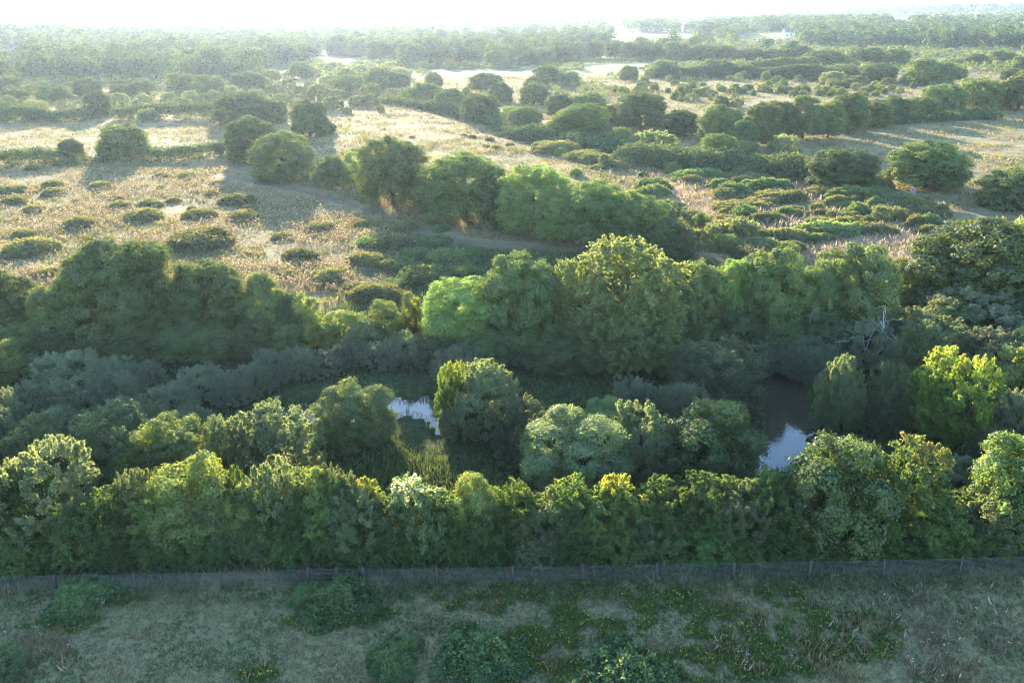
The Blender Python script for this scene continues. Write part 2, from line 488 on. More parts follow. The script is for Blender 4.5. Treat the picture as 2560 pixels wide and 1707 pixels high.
# near (40-60 m)
proto('thorn', 4, 'thorn', 2.8, 5.2, 0, 13, (.26, .44), .42, .150, 1.0, 'arch', bushy=True, r0=.06, seed=1)
proto('nwillow', 3, 'willow', 3.0, 5.6, 0, 9, (.34, .52), .46, .165, 1.0, 'up', bushy=True, r0=.07, width=.42, seed=2)
proto('nyellow', 1, 'yellow', 2.6, 5.4, 0, 12, (.26, .42), .40, .150, 1.0, 'arch', bushy=True, r0=.06, top_tint=.75, seed=3)
proto('nrusty', 2, 'rusty', 2.8, 5.6, 0, 13, (.24, .40), .40, .150, 1.0, 'arch', bushy=True, r0=.06, top_tint=.30, seed=4)
proto('nwhite', 1, 'whitetop', 2.8, 5.6, 0, 9, (.36, .5), .40, .140, 1.1, 'droop', bushy=True, r0=.06, top_tint=.30, seed=5)
proto('nlime', 2, 'lime', 2.8, 5.6, 0, 14, (.24, .40), .42, .160, 1.0, 'ball', bushy=True, r0=.07, seed=6)
proto('noak', 2, 'oak', 3.2, 6.0, 0, 18, (.22, .38), .42, .165, 1.0, 'ball', bushy=True, r0=.08, seed=7)
proto('nash', 1, 'ash', 3.4, 8.0, .05, 18, (.26, .42), .46, .190, 1.0, 'ball', bushy=False, r0=.16, seed=8)
proto('nhaw', 2, 'haw', 2.8, 5.6, 0, 13, (.24, .40), .40, .150, 1.0, 'arch', bushy=True, r0=.06, top_tint=.3, seed=9)
proto('pwillow', 1, 'pale', 3.6, 6.4, 0, 15, (.26, .42), .40, .150, 1.1, 'ball', bushy=True, r0=.08, width=.5, seed=10)
# middle (60-130 m)
proto('oak', 5, 'oak', 5.5, 11, .02, 24, (.22, .38), .62, .26, 1.3, 'ball', r0=.32, seed=11)
proto('ash', 2, 'ash', 5.5, 12, .04, 22, (.24, .38), .62, .25, .95, 'ball', r0=.30, seed=12)
proto('ashlobed', 2, 'sunlitash', 5.0, 11, .03, 30, (.20, .30), .50, .24, .95, 'droop', r0=.30, seed=13)
proto('willow', 3, 'willow', 4.5, 8, 0, 11, (.32, .48), .62, .22, 1.3, 'up', bushy=True, r0=.12, width=.42, seed=14)
proto('sallow', 3, 'sallow', 3.8, 6, 0, 10, (.32, .48), .56, .20, .95, 'up', bushy=True, r0=.10, width=.42, seed=15)
proto('yellowwillow', 1, 'yellow', 4.5, 9, 0, 12, (.30, .46), .56, .21, .95, 'up', bushy=True, r0=.10, width=.45, top_tint=.85, seed=16)  # yellow grows stronger towards the crown top
proto('limetree', 2, 'lime', 3.0, 7, 0, 12, (.28, .44), .5, .22, .95, 'ball', bushy=True, r0=.1, seed=17)
proto('stdoak', 2, 'oak', 5.5, 10, .06, 22, (.22, .36), .62, .28, .9, 'ball', r0=.38, seed=18)
# far (130-400 m)
proto('foak', 4, 'oak', 6, 9, .01, 20, (.24, .38), .85, .48, .95, 'ball', r0=.35, seed=21)
proto('fstdoak', 2, 'oak', 6, 10, .05, 20, (.24, .38), .85, .50, .9, 'ball', r0=.4, seed=22)
proto('fwillow', 3, 'willow', 4, 5, 0, 9, (.34, .52), .8, .42, .95, 'up', bushy=True, r0=.1, width=.45, seed=23)
proto('flime', 2, 'lime', 4, 6, 0, 12, (.28, .42), .8, .42, .95, 'ball', bushy=True, r0=.1, seed=24)
proto('frusty', 1, 'rusty', 4, 5, 0, 12, (.28, .42), .8, .42, .95, 'ball', bushy=True, r0=.1, top_tint=.4, seed=25)

def mound_mesh(name, rng, mat, R, H, leaf, cover, dry=0.0):
    """low spreading dome: leaves and arching shoots over an uneven hump"""
    n = int(cover * math.pi * R * R * 1.5 / (.5 * leaf * leaf * .6))
    r = np.sqrt(rng.random(n)) * 1.04
    a = rng.random(n) * 2 * math.pi
    x, y = r * np.cos(a), r * np.sin(a)
    edge = .60 + .72 * vnoise(np.cos(a) * 1.6 + 5, np.sin(a) * 1.6 + 5, int(rng.integers(99)))
    sd = int(rng.integers(999))
    prof = np.clip(1 - (r / 1.04) ** 2.6, 0, 1) ** .6
    lump = .45 + .80 * vnoise(x * 2.6 + 20, y * 2.6 + 20, sd) + .22 * vnoise(x * 7 + 20, y * 7 + 20, sd + 1)
    z = H * prof * lump * rng.uniform(.80, 1.04, n)
    P = np.stack([x * R * edge, y * R * edge, z], 1)
    gx = vnoise(x * 5 + 33, y * 5, sd + 4) - .5; gy = vnoise(x * 5, y * 5 + 33, sd + 5) - .5
    O = norm(np.stack([x * 1.2 + gx * 2.2, y * 1.2 + gy * 2.2, np.full(n, .9)], 1))
    A = norm(O * .4 + rng.normal(size=(n, 3)) * .8)
    Nn = norm(O + rng.normal(size=(n, 3)) * .4)
    s = leaf * rng.uniform(.6, 1.4, n)
    tint = np.clip(.25 + .35 * vnoise(x * 3 + 7, y * 3 + 7, sd + 2) + rng.normal(size=n) * .13 + .2 * (z / H > .8), 0, 1)
    # arching shoots
    ns = int(30 + 10 * R)
    tt = np.linspace(0, 1, 14)
    sa = rng.random(ns) * 6.28; sr = np.sqrt(rng.random(ns)) * .8
    sx, sy = np.cos(sa) * sr, np.sin(sa) * sr
    da = rng.random(ns) * 6.28
    SP, SA = [], []
    Ls = R * rng.uniform(.15, .3, ns)
    for t in tt:
        hx = sx * R + np.cos(da) * Ls * t
        hy = sy * R + np.sin(da) * Ls * t
        rr = np.hypot(hx, hy) / R
        hz0 = H * np.clip(1 - (rr / 1.04) ** 2.6, 0, 1) ** .6 * (.9)
        hzz = hz0 + H * .28 * np.sin(t * math.pi)
        SP.append(np.stack([hx, hy, hzz], 1)); SA.append(np.stack([np.cos(da), np.sin(da), np.full(ns, .4 - t)], 1))
    SP = np.vstack(SP) + rng.normal(size=(ns * 14, 3)) * leaf * .3
    SA = norm(np.vstack(SA) + rng.normal(size=(ns * 14, 3)) * .5)
    P = np.vstack([P, SP]); A = np.vstack([A, SA]); Nn = np.vstack([Nn, norm(rng.normal(size=SP.shape) + [0, 0, .6])])
    s = np.append(s, np.full(len(SP), leaf)); tint = np.append(tint, np.clip(.65 + rng.normal(size=len(SP)) * .12, 0, 1))
    k = P[:, 2] > -.05
    P, A, Nn, s, tint = P[k], A[k], Nn[k], s[k], tint[k]
    return build_leaves(name, P, A, Nn, s, np.full(len(P), .62)[:, None], tint, MAT[mat])

MOUND = {'near': [mound_mesh("bramble_leaves", np.random.default_rng(70 + i), 'bramble', 2.2, 1.1, .16, 2.4) for i in range(3)],
         'mid': [mound_mesh("bramble_leaves", np.random.default_rng(80 + i), 'drybramble', 2.6, 1.1, .24, 1.8) for i in range(5)],
         'green': [mound_mesh("bramble_leaves", np.random.default_rng(90 + i), 'bramble', 2.6, 1.1, .24, 1.8) for i in range(4)]}
MOUND0 = {'near': (2.2, 1.1), 'mid': (2.6, 1.1), 'green': (2.6, 1.1)}

# ------------------------------------------------------------------ placing things
rnd = random.Random(5)
KIND = {  # proto key -> (object name, category, adjective phrase)
    'thorn': ('hawthorn_bush', 'bush', 'dense green hawthorn bush'), 'nwillow': ('willow_bush', 'bush', 'grey-green willow bush'),
    'nyellow': ('yellowing_bush', 'bush', 'bright yellow-leaved bush'), 'nrusty': ('reddening_bush', 'bush', 'green bush with rusty red tips'),
    'pwillow': ('willow_tree', 'tree', 'pale glittering willow'), 'nhaw': ('hawthorn_bush', 'bush', 'yellow-green hawthorn bush with brownish tips'), 'nwhite': ('climber_covered_bush', 'bush', 'rounded bush topped with white seed heads'), 'nlime': ('leafy_tree', 'tree', 'light green leafy tree'),
    'noak': ('dark_leafy_tree', 'tree', 'dark green broadleaf tree'), 'nash': ('ash_tree', 'tree', 'yellow-green ash tree'),
    'oak': ('oak_tree', 'tree', 'billowing dark green oak'), 'ash': ('ash_tree', 'tree', 'pale green ash tree'),
    'ashlobed': ('ash_tree', 'tree', 'bright green lobed ash tree'), 'willow': ('willow_tree', 'tree', 'feathery grey-green willow'),
    'sallow': ('sallow_bush', 'bush', 'dull grey sallow bush'), 'yellowwillow': ('yellow_topped_willow', 'tree', 'willow with yellow top'),
    'limetree': ('leafy_tree', 'tree', 'small lime green tree'), 'stdoak': ('oak_tree', 'tree', 'oak with a bare trunk'),
    'foak': ('oak_tree', 'tree', 'rounded dark oak'), 'fstdoak': ('oak_tree', 'tree', 'broad short-trunked oak'),
    'fwillow': ('willow_bush', 'bush', 'soft rounded willow bush'), 'flime': ('leafy_tree', 'tree', 'pale green leafy tree'),
    'frusty': ('reddening_bush', 'bush', 'rust-tinged bush')}
ORD = ['first', 'second', 'third', 'fourth', 'fifth', 'sixth', 'seventh', 'eighth', 'ninth', 'tenth', 'eleventh', 'twelfth', 'thirteenth',
       'fourteenth', 'fifteenth', 'sixteenth', 'seventeenth', 'eighteenth', 'nineteenth', 'twentieth']
def ordinal(i):
    if i < 20: return ORD[i]
    n = i + 1
    suf = 'th' if 10 <= n % 100 <= 20 else {1: 'st', 2: 'nd', 3: 'rd'}.get(n % 10, 'th')
    return f"{n}{suf}"

def put(key, x, yb, yt, w, label=None, group=None, parts=True, mesh_i=None, ysc=1.0):
    wx, wy = G(x, yb)
    z = hz(wx, wy)
    wx, wy = G(x, yb, z); 
    d = ray([x], [yt])[0]
    D = math.hypot(wx, wy)
    depth = wx * _f[0] + wy * _f[1] + (z - CAM_H) * _f[2]
    R = .5 * w * depth / FOC
    t = wy / d[1]
    top = CAM_H + d[2] * t
    tanp = -d[2] / d[1]
    h = max(top - z, .8)
    h = max(h - (R * tanp) ** 2 / max(h, 1) * .9, h * .6)
    lst = PROTO[key]
    me, tm, R0, H0 = lst[rnd.randrange(len(lst)) if mesh_i is None else mesh_i % len(lst)]
    name, cat, desc = KIND[key]
    e = link(name, None)
    e.empty_display_size = .5
    e.location = (wx, wy, z - .05)
    e.rotation_euler = (0, 0, rnd.uniform(0, 6.28))
    s = R / (R0 * (.86 if key in ('thorn', 'nwillow', 'nhaw', 'nlime', 'nrusty') else .93))
    e.scale = (s * rnd.uniform(.94, 1.06), s * rnd.uniform(.9, 1.1) * ysc, h / H0)
    c = link("crown", me, e)
    t_ = link("trunk", tm, e)
    tag(e, label, cat, group)
    e['_px'] = float(x)
    return e

def row(items, where, group):
    """items: (key, x, ybase, ytop, width[, label]); unlabelled members get a label by kind and order in the row"""
    made = []
    for it in items:
        key, x, yb, yt, w = it[:5]
        lab = it[5] if len(it) > 5 else None
        e = put(key, x, yb, yt, w, lab, group)
        made.append((x, key, e))
    made.sort(key=lambda q: q[0])
    bydesc = {}
    for x, key, e in made:
        if not e.get('label'):
            bydesc.setdefault(KIND[key][2], []).append(e)
    for desc, es in bydesc.items():
        for i, e in enumerate(es):
            e['label'] = f"{desc}, {ordinal(i)} from the left {where}" if len(es) > 1 else f"the only {desc} {where}"
    return [q[2] for q in made]

# --- front hedge behind the fence
FRONT = [
 ('nwillow', 130, 1345, 1092, 250, 'huge grey-green willow bush filling the left end behind the fence'),
 ('thorn', 20, 1360, 1165, 150), ('thorn', 235, 1378, 1225, 190, 'hawthorn bush with pale lime sprays near the left end of the hedge'),
 ('nwillow', 365, 1345, 1158, 105), ('nlime', 500, 1358, 1128, 185, 'light green sunlit tree with a grey trunk, left part of hedge'),
 ('nhaw', 610, 1345, 1162, 100), ('nlime', 620, 1372, 1208, 90),
 ('nwillow', 700, 1358, 1150, 165), ('nlime', 790, 1352, 1155, 130), ('nwillow', 855, 1352, 1164, 110),
 ('nyellow', 935, 1360, 1180, 85, 'yellow-orange bush beside the white-topped bush'),
 ('nwhite', 1045, 1368, 1164, 175, 'rounded bush topped with white seed heads behind the fence'),
 ('nlime', 1185, 1358, 1182, 120), ('thorn', 1245, 1340, 1205, 90),
 ('nhaw', 1305, 1358, 1195, 130), ('nhaw', 1415, 1356, 1184, 130),
 ('nyellow', 1530, 1342, 1168, 110, 'golden yellow bush standing up from the middle of the hedge'),
 ('thorn', 1640, 1350, 1193, 140), ('thorn', 1770, 1346, 1175, 190), ('thorn', 1890, 1342, 1168, 150),
 ('noak', 2075, 1350, 1076, 240, 'large dark green tree beside the red-tipped tree'),
 ('nrusty', 2240, 1335, 1078, 195, 'dark tree with red and orange tips'),
 ('nash', 2540, 1345, 1046, 235, 'bright yellow-green ash tree at the right edge of the hedge'),
 ('thorn', 2395, 1340, 1215, 150),
]
FILL = [(80, 1140), (300, 1200), (430, 1190), (560, 1200), (650, 1195), (745, 1185), (830, 1190), (900, 1200), (985, 1225), (1120, 1215), (1215, 1225), (1370, 1215), (1470, 1215), (1580, 1220), (1700, 1210), (1830, 1205), (1960, 1200), (2150, 1190), (2330, 1230), (2450, 1230)]
for i_, (x_, t_) in enumerate(FILL):
    FRONT.append((('thorn', 'nhaw', 'thorn', 'nwillow')[i_ % 4], x_, 1366, t_, 150))
FRONT += [('thorn', -110, 1372, 1190, 170), ('nwillow', -240, 1376, 1150, 200), ('thorn', -380, 1380, 1180, 200), ('nlime', 2690, 1340, 1120, 200), ('thorn', 2840, 1338, 1170, 200), ('thorn', 2980, 1336, 1180, 190)]
row(FRONT, "in the hedge behind the fence", "trees and bushes of the tall hedge behind the fence")
LOW = [('thorn', 60, 1404, 1300, 150), ('thorn', 150, 1402, 1318, 130), ('thorn', 300, 1400, 1325, 130), ('nlime', 290, 1404, 1352, 60), ('thorn', 420, 1396, 1300, 140),
       ('thorn', 520, 1392, 1290, 130), ('thorn', 745, 1392, 1275, 130), ('nwillow', 660, 1388, 1300, 110), ('thorn', 870, 1396, 1322, 105), ('thorn', 935, 1396, 1325, 120), ('thorn', 1030, 1382, 1290, 140),
       ('thorn', 1130, 1384, 1300, 120), ('thorn', 1225, 1388, 1302, 130), ('nwillow', 1345, 1392, 1315, 125), ('thorn', 1440, 1392, 1312, 120),
       ('thorn', 1545, 1390, 1284, 150), ('nwillow', 1630, 1390, 1280, 140), ('thorn', 1735, 1388, 1276, 170), ('thorn', 1850, 1388, 1300, 150),
       ('thorn', 1960, 1384, 1296, 150), ('thorn', 2060, 1382, 1305, 130), ('thorn', 2180, 1358, 1290, 150), ('thorn', 2290, 1366, 1290, 170), ('thorn', 2420, 1366, 1268, 180), ('thorn', 2530, 1372, 1280, 150)]
row(LOW, "at the foot of the hedge", "low bushes at the foot of the hedge")
SECOND = [
 ('nwillow', 105, 1190, 1033, 140), ('nwillow', 285, 1175, 1006, 190, 'broad grey-green willow bush behind the left end of the hedge'),
 ('nlime', 440, 1190, 1028, 170, 'sunlit light green tree left of the pond'), ('nlime', 515, 1215, 1076, 110), ('nwillow', 590, 1185, 1028, 115),
 ('nwillow', 695, 1175, 1009, 200, 'rounded silvery willow bush just left of the pond oak'), ('nwillow', 0, 1230, 1090, 130), ('thorn', 365, 1220, 1110, 120),
 ('noak', 890, 1098, 945, 186, 'round oak standing alone at the edge of the pond'),
 ('yellowwillow', 1152, 1078, 897, 120, 'sunlit side of the willow beside the pond, light painted as yellow leaves'),  # lit flank of the same willow, sunlight put into the leaf colour
 ('willow', 1205, 1085, 905, 205, 'large grey-green willow at the right end of the pond'),
 ('sallow', 1144, 955, 856, 130), ('willow', 1315, 1140, 988, 185, 'broad dull willow left of the sunlit willow'),
 ('pwillow', 1440, 1200, 1010, 255, 'big sunlit willow with glittering pale leaves in the centre'),
 ('pwillow', 1500, 1110, 985, 100, 'small pale willow crown just behind the big sunlit willow'), ('willow', 1590, 1185, 1003, 200), ('noak', 1778, 1188, 988, 225, 'dark tree with reddish shoots left of the water channel'),
 ('willow', 1785, 1010, 835, 245, 'large domed grey willow left of the water channel'), ('sallow', 1600, 1050, 938, 170), ('sallow', 1715, 1075, 954, 120), ('sallow', 1655, 1090, 980, 110),
 ('willow', 2089, 1075, 897, 125), ('willow', 2218, 1080, 905, 130),
 ('yellowwillow', 2369, 1115, 870, 220, 'tall willow with a bright yellow crown on the right'),
 ('willow', 2288, 975, 810, 150), ('willow', 2451, 1010, 889, 100), ('limetree', 2540, 1030, 857, 130), ('sallow', 2478, 925, 816, 170), ('limetree', 2570, 925, 808, 110),
 ('sallow', 2515, 1130, 965, 160), ('sallow', 2370, 1225, 1125, 150), ('willow', 2470, 1200, 1060, 120), ('sallow', 2030, 955, 865, 100)]
row(SECOND, "among the willows round the ponds", "trees and bushes round the ponds")
SALLOWS = [('sallow', 195, 985, 866, 180), ('sallow', 286, 985, 884, 140), ('sallow', 204, 1040, 930, 165), ('sallow', 294, 1020, 918, 120), ('sallow', 90, 1045, 949, 140),
           ('sallow', 368, 965, 897, 105), ('sallow', 430, 1035, 952, 130), ('sallow', 504, 995, 905, 150), ('sallow', 585, 1005, 932, 110), ('limetree', 27, 955, 851, 110, 'small sunlit shrub at the left edge beside the grey sallows'),
           ('sallow', 20, 1090, 960, 100), ('sallow', 0, 1130, 1010, 110), ('sallow', 100, 935, 880, 110), ('sallow', 375, 1090, 1000, 120), ('sallow', 480, 1080, 1005, 110), ('sallow', 160, 1100, 1010, 120), ('sallow', 330, 1065, 985, 100),
           ('sallow', 680, 955, 870, 115), ('sallow', 750, 940, 860, 100), ('sallow', 817, 925, 868, 120), ('sallow', 640, 985, 900, 100), ('sallow', 940, 912, 850, 120), ('sallow', 1008, 908, 826, 125), ('sallow', 870, 915, 843, 90), ('yellowwillow', 830, 880, 806, 50, 'small yellow bush between the grey sallows'), ('sallow', 1070, 912, 848, 90)]
row(SALLOWS, "in the thicket left of the pond", "grey sallow bushes of the shaded thicket")
UNDER = [('oak', 60, 890, 800, 130), ('oak', 160, 895, 810, 120), ('oak', 250, 897, 800, 130), ('oak', 350, 900, 800, 130), ('oak', 450, 898, 805, 120), ('oak', 545, 895, 800, 120), ('oak', 640, 890, 790, 110), ('oak', 720, 885, 800, 90),
         ('oak', 1110, 905, 820, 120), ('oak', 1210, 915, 820, 130), ('oak', 1380, 920, 830, 140), ('oak', 1480, 925, 840, 120), ('oak', 1660, 925, 830, 130), ('oak', 1780, 905, 800, 120), ('oak', 1950, 900, 800, 120), ('oak', 2060, 900, 790, 130), ('oak', 2380, 850, 740, 130), ('oak', 2500, 830, 720, 140)]
for u in UNDER:
    KIND['oak_under'] = ('elder_bush', 'bush', 'dark leafy understorey bush')
    PROTO['oak_under'] = PROTO['oak']
row([('oak_under',) + u[1:] for u in UNDER], "under the belt of big trees", "understorey bushes under the big trees")
BIG = [
 ('oak', -160, 860, 640, 240), ('oak', -330, 860, 660, 220), ('sallow', -120, 1000, 890, 180), ('willow', -200, 1120, 980, 200), ('oak', 2760, 800, 560, 260), ('willow', 2700, 950, 800, 220), ('willow', 2720, 1150, 980, 240), ('oak', 2900, 1000, 820, 240),
 ('oak', 10, 855, 668, 190, 'dark oak at the left edge of the photograph, middle distance'), ('oak', 322, 865, 592, 270, 'biggest oak of the left group, high rounded crown'),
 ('oak', 180, 865, 690, 150, 'lower oak on the left flank of the biggest oak'), ('oak', 530, 865, 636, 195, 'second oak touching the right of the biggest oak'),
 ('ash', 410, 880, 760, 110), ('oak', 670, 865, 682, 115, 'narrow dark tree at the right end of the left oak group'), ('oak', 733, 868, 730, 70),
 ('limetree', 776, 868, 731, 85, 'lime green cone-shaped tree right of the left oak group'),
 ('limetree', 871, 870, 772, 120), ('limetree', 967, 865, 750, 110), ('limetree', 1032, 850, 733, 65), ('sallow', 920, 880, 800, 90),
 ('ash', 1165, 880, 685, 195, 'mid green tree left of the dark central tree'), ('oak', 1305, 880, 622, 215, 'tall dark tree left of the bright ash'),
 ('ashlobed', 1560, 890, 590, 290, 'tallest bright yellow-green ash in the centre'), ('ashlobed', 1435, 885, 645, 130, 'shorter bright ash leaning on the left of the tallest ash'),
 ('ashlobed', 1585, 925, 740, 190, 'low hanging lobe of bright ash foliage in front of the tallest ash'),
 ('oak', 1735, 870, 650, 140), ('ash', 1822, 865, 642, 125), ('oak', 1915, 868, 614, 190, 'green oak behind the bleached dead tree'),
 ('oak', 2110, 855, 606, 200, 'oak with a wide flat top left of the big right-hand oak'), ('oak', 2020, 868, 650, 110), ('oak', 2440, 790, 538, 320, 'enormous domed oak on the right'),
 ('ash', 2590, 760, 507, 170, 'pale tree behind the enormous oak at the right edge'),
 ('limetree', 2247, 775, 649, 115), ('limetree', 2325, 790, 682, 120), ('sallow', 2430, 850, 718, 240, 'dark blue-green thicket in front of the enormous oak'), ('willow', 2305, 890, 770, 180),
 ('sallow', 1900, 925, 830, 150), ('sallow', 2000, 935, 835, 140), ('sallow', 2140, 905, 790, 160), ('oak', 1840, 900, 770, 120), ('sallow', 2215, 860, 760, 130), ('sallow', 2560, 850, 745, 160), ('sallow', 1290, 900, 815, 130), ('sallow', 1720, 905, 820, 110)]
row(BIG, "in the big tree belt", "big trees across the middle")
UPPER = [
 ('stdoak', 985, 511, 340, 175, 'oak with a clearly visible trunk beside the meadow path'), ('limetree', 890, 470, 383, 85, 'pale tree leaning out left of the trunked oak'),
 ('oak', 830, 468, 388, 85, 'small dark round tree left of the trunked oak'),
 ('ash', 1165, 550, 376, 205), ('ash', 1335, 580, 405, 165), ('oak', 1262, 568, 425, 130), ('ash', 1480, 610, 447, 180), ('ash', 1410, 605, 465, 140), ('ash', 1580, 618, 475, 170), ('oak', 1650, 635, 538, 90), ('willow', 1668, 600, 505, 110),
 ('willow', 1080, 540, 440, 80), ('willow', 1700, 640, 560, 80)]
row(UPPER, "beside the meadow path", "tall row beside the meadow path")
LEFTMEADOW = [
 ('oak', 715, 450, 328, 150, 'rounded oak in front of the oak pair above the left meadow'), ('oak', 640, 405, 290, 130, 'left-hand oak of the pair above the left meadow'), ('oak', 776, 340, 246, 95, 'tall dark oak at the corner of the golden meadow'), ('oak', 812, 335, 300, 55),
 ('foak', 612, 308, 230, 140), ('foak', 682, 308, 246, 75), ('fstdoak', 316, 396, 307, 115, 'solitary rounded oak in the hedge throwing a long shadow'), ('foak', 276, 396, 345, 50),
 ('foak', 182, 397, 346, 56, 'small round tree in the hedge left of the solitary oak'), ('fwillow', 373, 304, 273, 48, 'round pale willow in front of the far hedge'),
 ('foak', 250, 292, 227, 66), ('frusty', 95, 299, 259, 56), ('foak', 8, 300, 250, 55), ('foak', 590, 340, 312, 40)]
row(LEFTMEADOW, "around the left meadows", "trees around the left meadows")
FARLEFT = [('foak', 335, 236, 197, 105), ('foak', 223, 238, 196, 66), ('foak', 136, 253, 212, 72), ('foak', 40, 256, 223, 62), ('foak', 8, 228, 190, 60), ('foak', 42, 225, 196, 40), ('foak', 111, 228, 201, 30),
           ('foak', 82, 235, 212, 28), ('foak', 455, 231, 181, 75), ('foak', 523, 234, 186, 78), ('foak', 620, 225, 178, 80), ('fwillow', 302, 266, 235, 46), ('fwillow', 341, 268, 248, 28), ('fwillow', 365, 262, 236, 42),
           ('fwillow', 425, 264, 233, 42), ('fwillow', 457, 273, 246, 50), ('fwillow', 509, 260, 236, 32), ('fwillow', 478, 255, 229, 38), ('fwillow', 540, 255, 228, 40), ('fwillow', 585, 250, 216, 46), ('fwillow', 160, 274, 251, 34), ('fwillow', 201, 275, 253, 34),
           ('flime', 550, 280, 252, 30), ('fwillow', 180, 230, 205, 40), ('foak', 190, 222, 193, 34), ('fwillow', 90, 275, 250, 60), ('fwillow', 20, 275, 240, 50)]
row(FARLEFT, "beyond the far hedge on the left", "trees beyond the far hedge on the left")
SCRUBTREES = [('fwillow', 675, 205, 176, 52), ('foak', 755, 195, 155, 58), ('fwillow', 690, 240, 212, 50), ('fwillow', 705, 262, 235, 45), ('fwillow', 752, 245, 216, 56), ('fwillow', 800, 250, 212, 56), ('fwillow', 822, 220, 190, 42),
              ('foak', 875, 232, 186, 70), ('foak', 868, 205, 172, 46), ('foak', 950, 222, 166, 82), ('foak', 1000, 220, 180, 48), ('fwillow', 925, 246, 210, 52), ('fwillow', 848, 245, 224, 46), ('fwillow', 835, 276, 242, 50),
              ('fwillow', 895, 265, 240, 46), ('fwillow', 925, 266, 236, 44), ('fwillow', 812, 280, 256, 22), ('fwillow', 870, 286, 268, 24), ('fwillow', 953, 281, 264, 18), ('fwillow', 720, 228, 200, 46), ('fwillow', 780, 190, 168, 40),
              ('fwillow', 660, 220, 196, 40), ('fwillow', 830, 178, 158, 36), ('fwillow', 900, 192, 165, 50), ('fwillow', 640, 255, 225, 46), ('fwillow', 985, 245, 222, 40), ('fwillow', 1000, 200, 172, 50), ('fwillow', 780, 230, 206, 40), ('fwillow', 745, 275, 250, 40)]
row(SCRUBTREES, "beyond the golden meadow", "scrub trees beyond the golden meadow")
MIDLINE = [('foak', 1085, 222, 181, 46), ('foak', 1065, 258, 205, 78), ('flime', 1020, 252, 223, 42), ('foak', 1127, 277, 222, 74), ('foak', 1200, 302, 231, 92), ('foak', 1215, 222, 183, 84), ('foak', 1250, 255, 206, 62), ('flime', 1277, 318, 266, 60), ('flime', 1165, 240, 218, 22),
           ('foak', 1310, 330, 266, 84), ('flime', 1392, 345, 291, 66), ('ash', 1457, 345, 256, 120, 'light airy ash in the row above the scrub'), ('foak', 1335, 262, 206, 66), ('foak', 1366, 212, 161, 66), ('foak', 1400, 286, 232, 66), ('foak', 1470, 286, 230, 84), ('foak', 1340, 230, 190, 60), ('foak', 1420, 215, 178, 60),
           ('oak', 1600, 320, 227, 122), ('foak', 1530, 315, 262, 70), ('oak', 1702, 340, 272, 86), ('oak', 1800, 365, 260, 115), ('flime', 1552, 372, 318, 62, 'yellow-green willow in front of the dark row'), ('fwillow', 1635, 380, 327, 112), ('ash', 1790, 408, 330, 90, 'light green tree standing in front of the dark oak row'),
           ('oak', 1905, 360, 255, 92), ('oak', 1860, 385, 290, 60), ('fwillow', 1958, 398, 340, 74), ('oak', 1945, 352, 246, 88), ('oak', 2005, 345, 239, 92), ('oak', 2070, 345, 250, 70), ('oak', 2118, 330, 231, 94),
           ('oak', 2185, 318, 245, 80), ('oak', 2240, 304, 238, 90), ('fstdoak', 2350, 286, 209, 116), ('fstdoak', 2300, 296, 240, 80), ('fstdoak', 2442, 274, 191, 112), ('fstdoak', 2545, 274, 182, 96), ('fstdoak', 2495, 272, 205, 60),
           ('fwillow', 1870, 395, 355, 60), ('fwillow', 1500, 350, 310, 60)]
row(MIDLINE, "along the oak row on the right", "oak row across the right")
RIGHT = [('oak', 2100, 468, 364, 175, 'left one of two oaks beside the right-hand path'), ('oak', 2312, 468, 347, 185, 'right one of two oaks beside the right-hand path'), ('noak', 2525, 518, 418, 160, 'dark oak at the right edge above the enormous oak'),
         ('foak', 2320, 212, 146, 112), ('foak', 2190, 203, 158, 82), ('foak', 2112, 198, 161, 100), ('foak', 2385, 198, 165, 56), ('foak', 2060, 166, 126, 112), ('foak', 2165, 162, 116, 84), ('foak', 2240, 166, 121, 62), ('foak', 1985, 148, 112, 82),
         ('foak', 1960, 188, 142, 86), ('foak', 2440, 163, 135, 50), ('foak', 2500, 160, 126, 62), ('foak', 2552, 180, 140, 46), ('foak', 1905, 188, 150, 80), ('foak', 1790, 190, 150, 90), ('foak', 1850, 190, 156, 60), ('foak', 1660, 193, 149, 68), ('foak', 1572, 200, 163, 42), ('fwillow', 1625, 196, 172, 30),
         ('foak', 2010, 190, 142, 70), ('fwillow', 2080, 208, 180, 60), ('fwillow', 2140, 210, 190, 50), ('foak', 2590, 210, 165, 80), ('foak', 2530, 200, 170, 60)]
row(RIGHT, "in the fields at the right", "trees in the fields at the right")
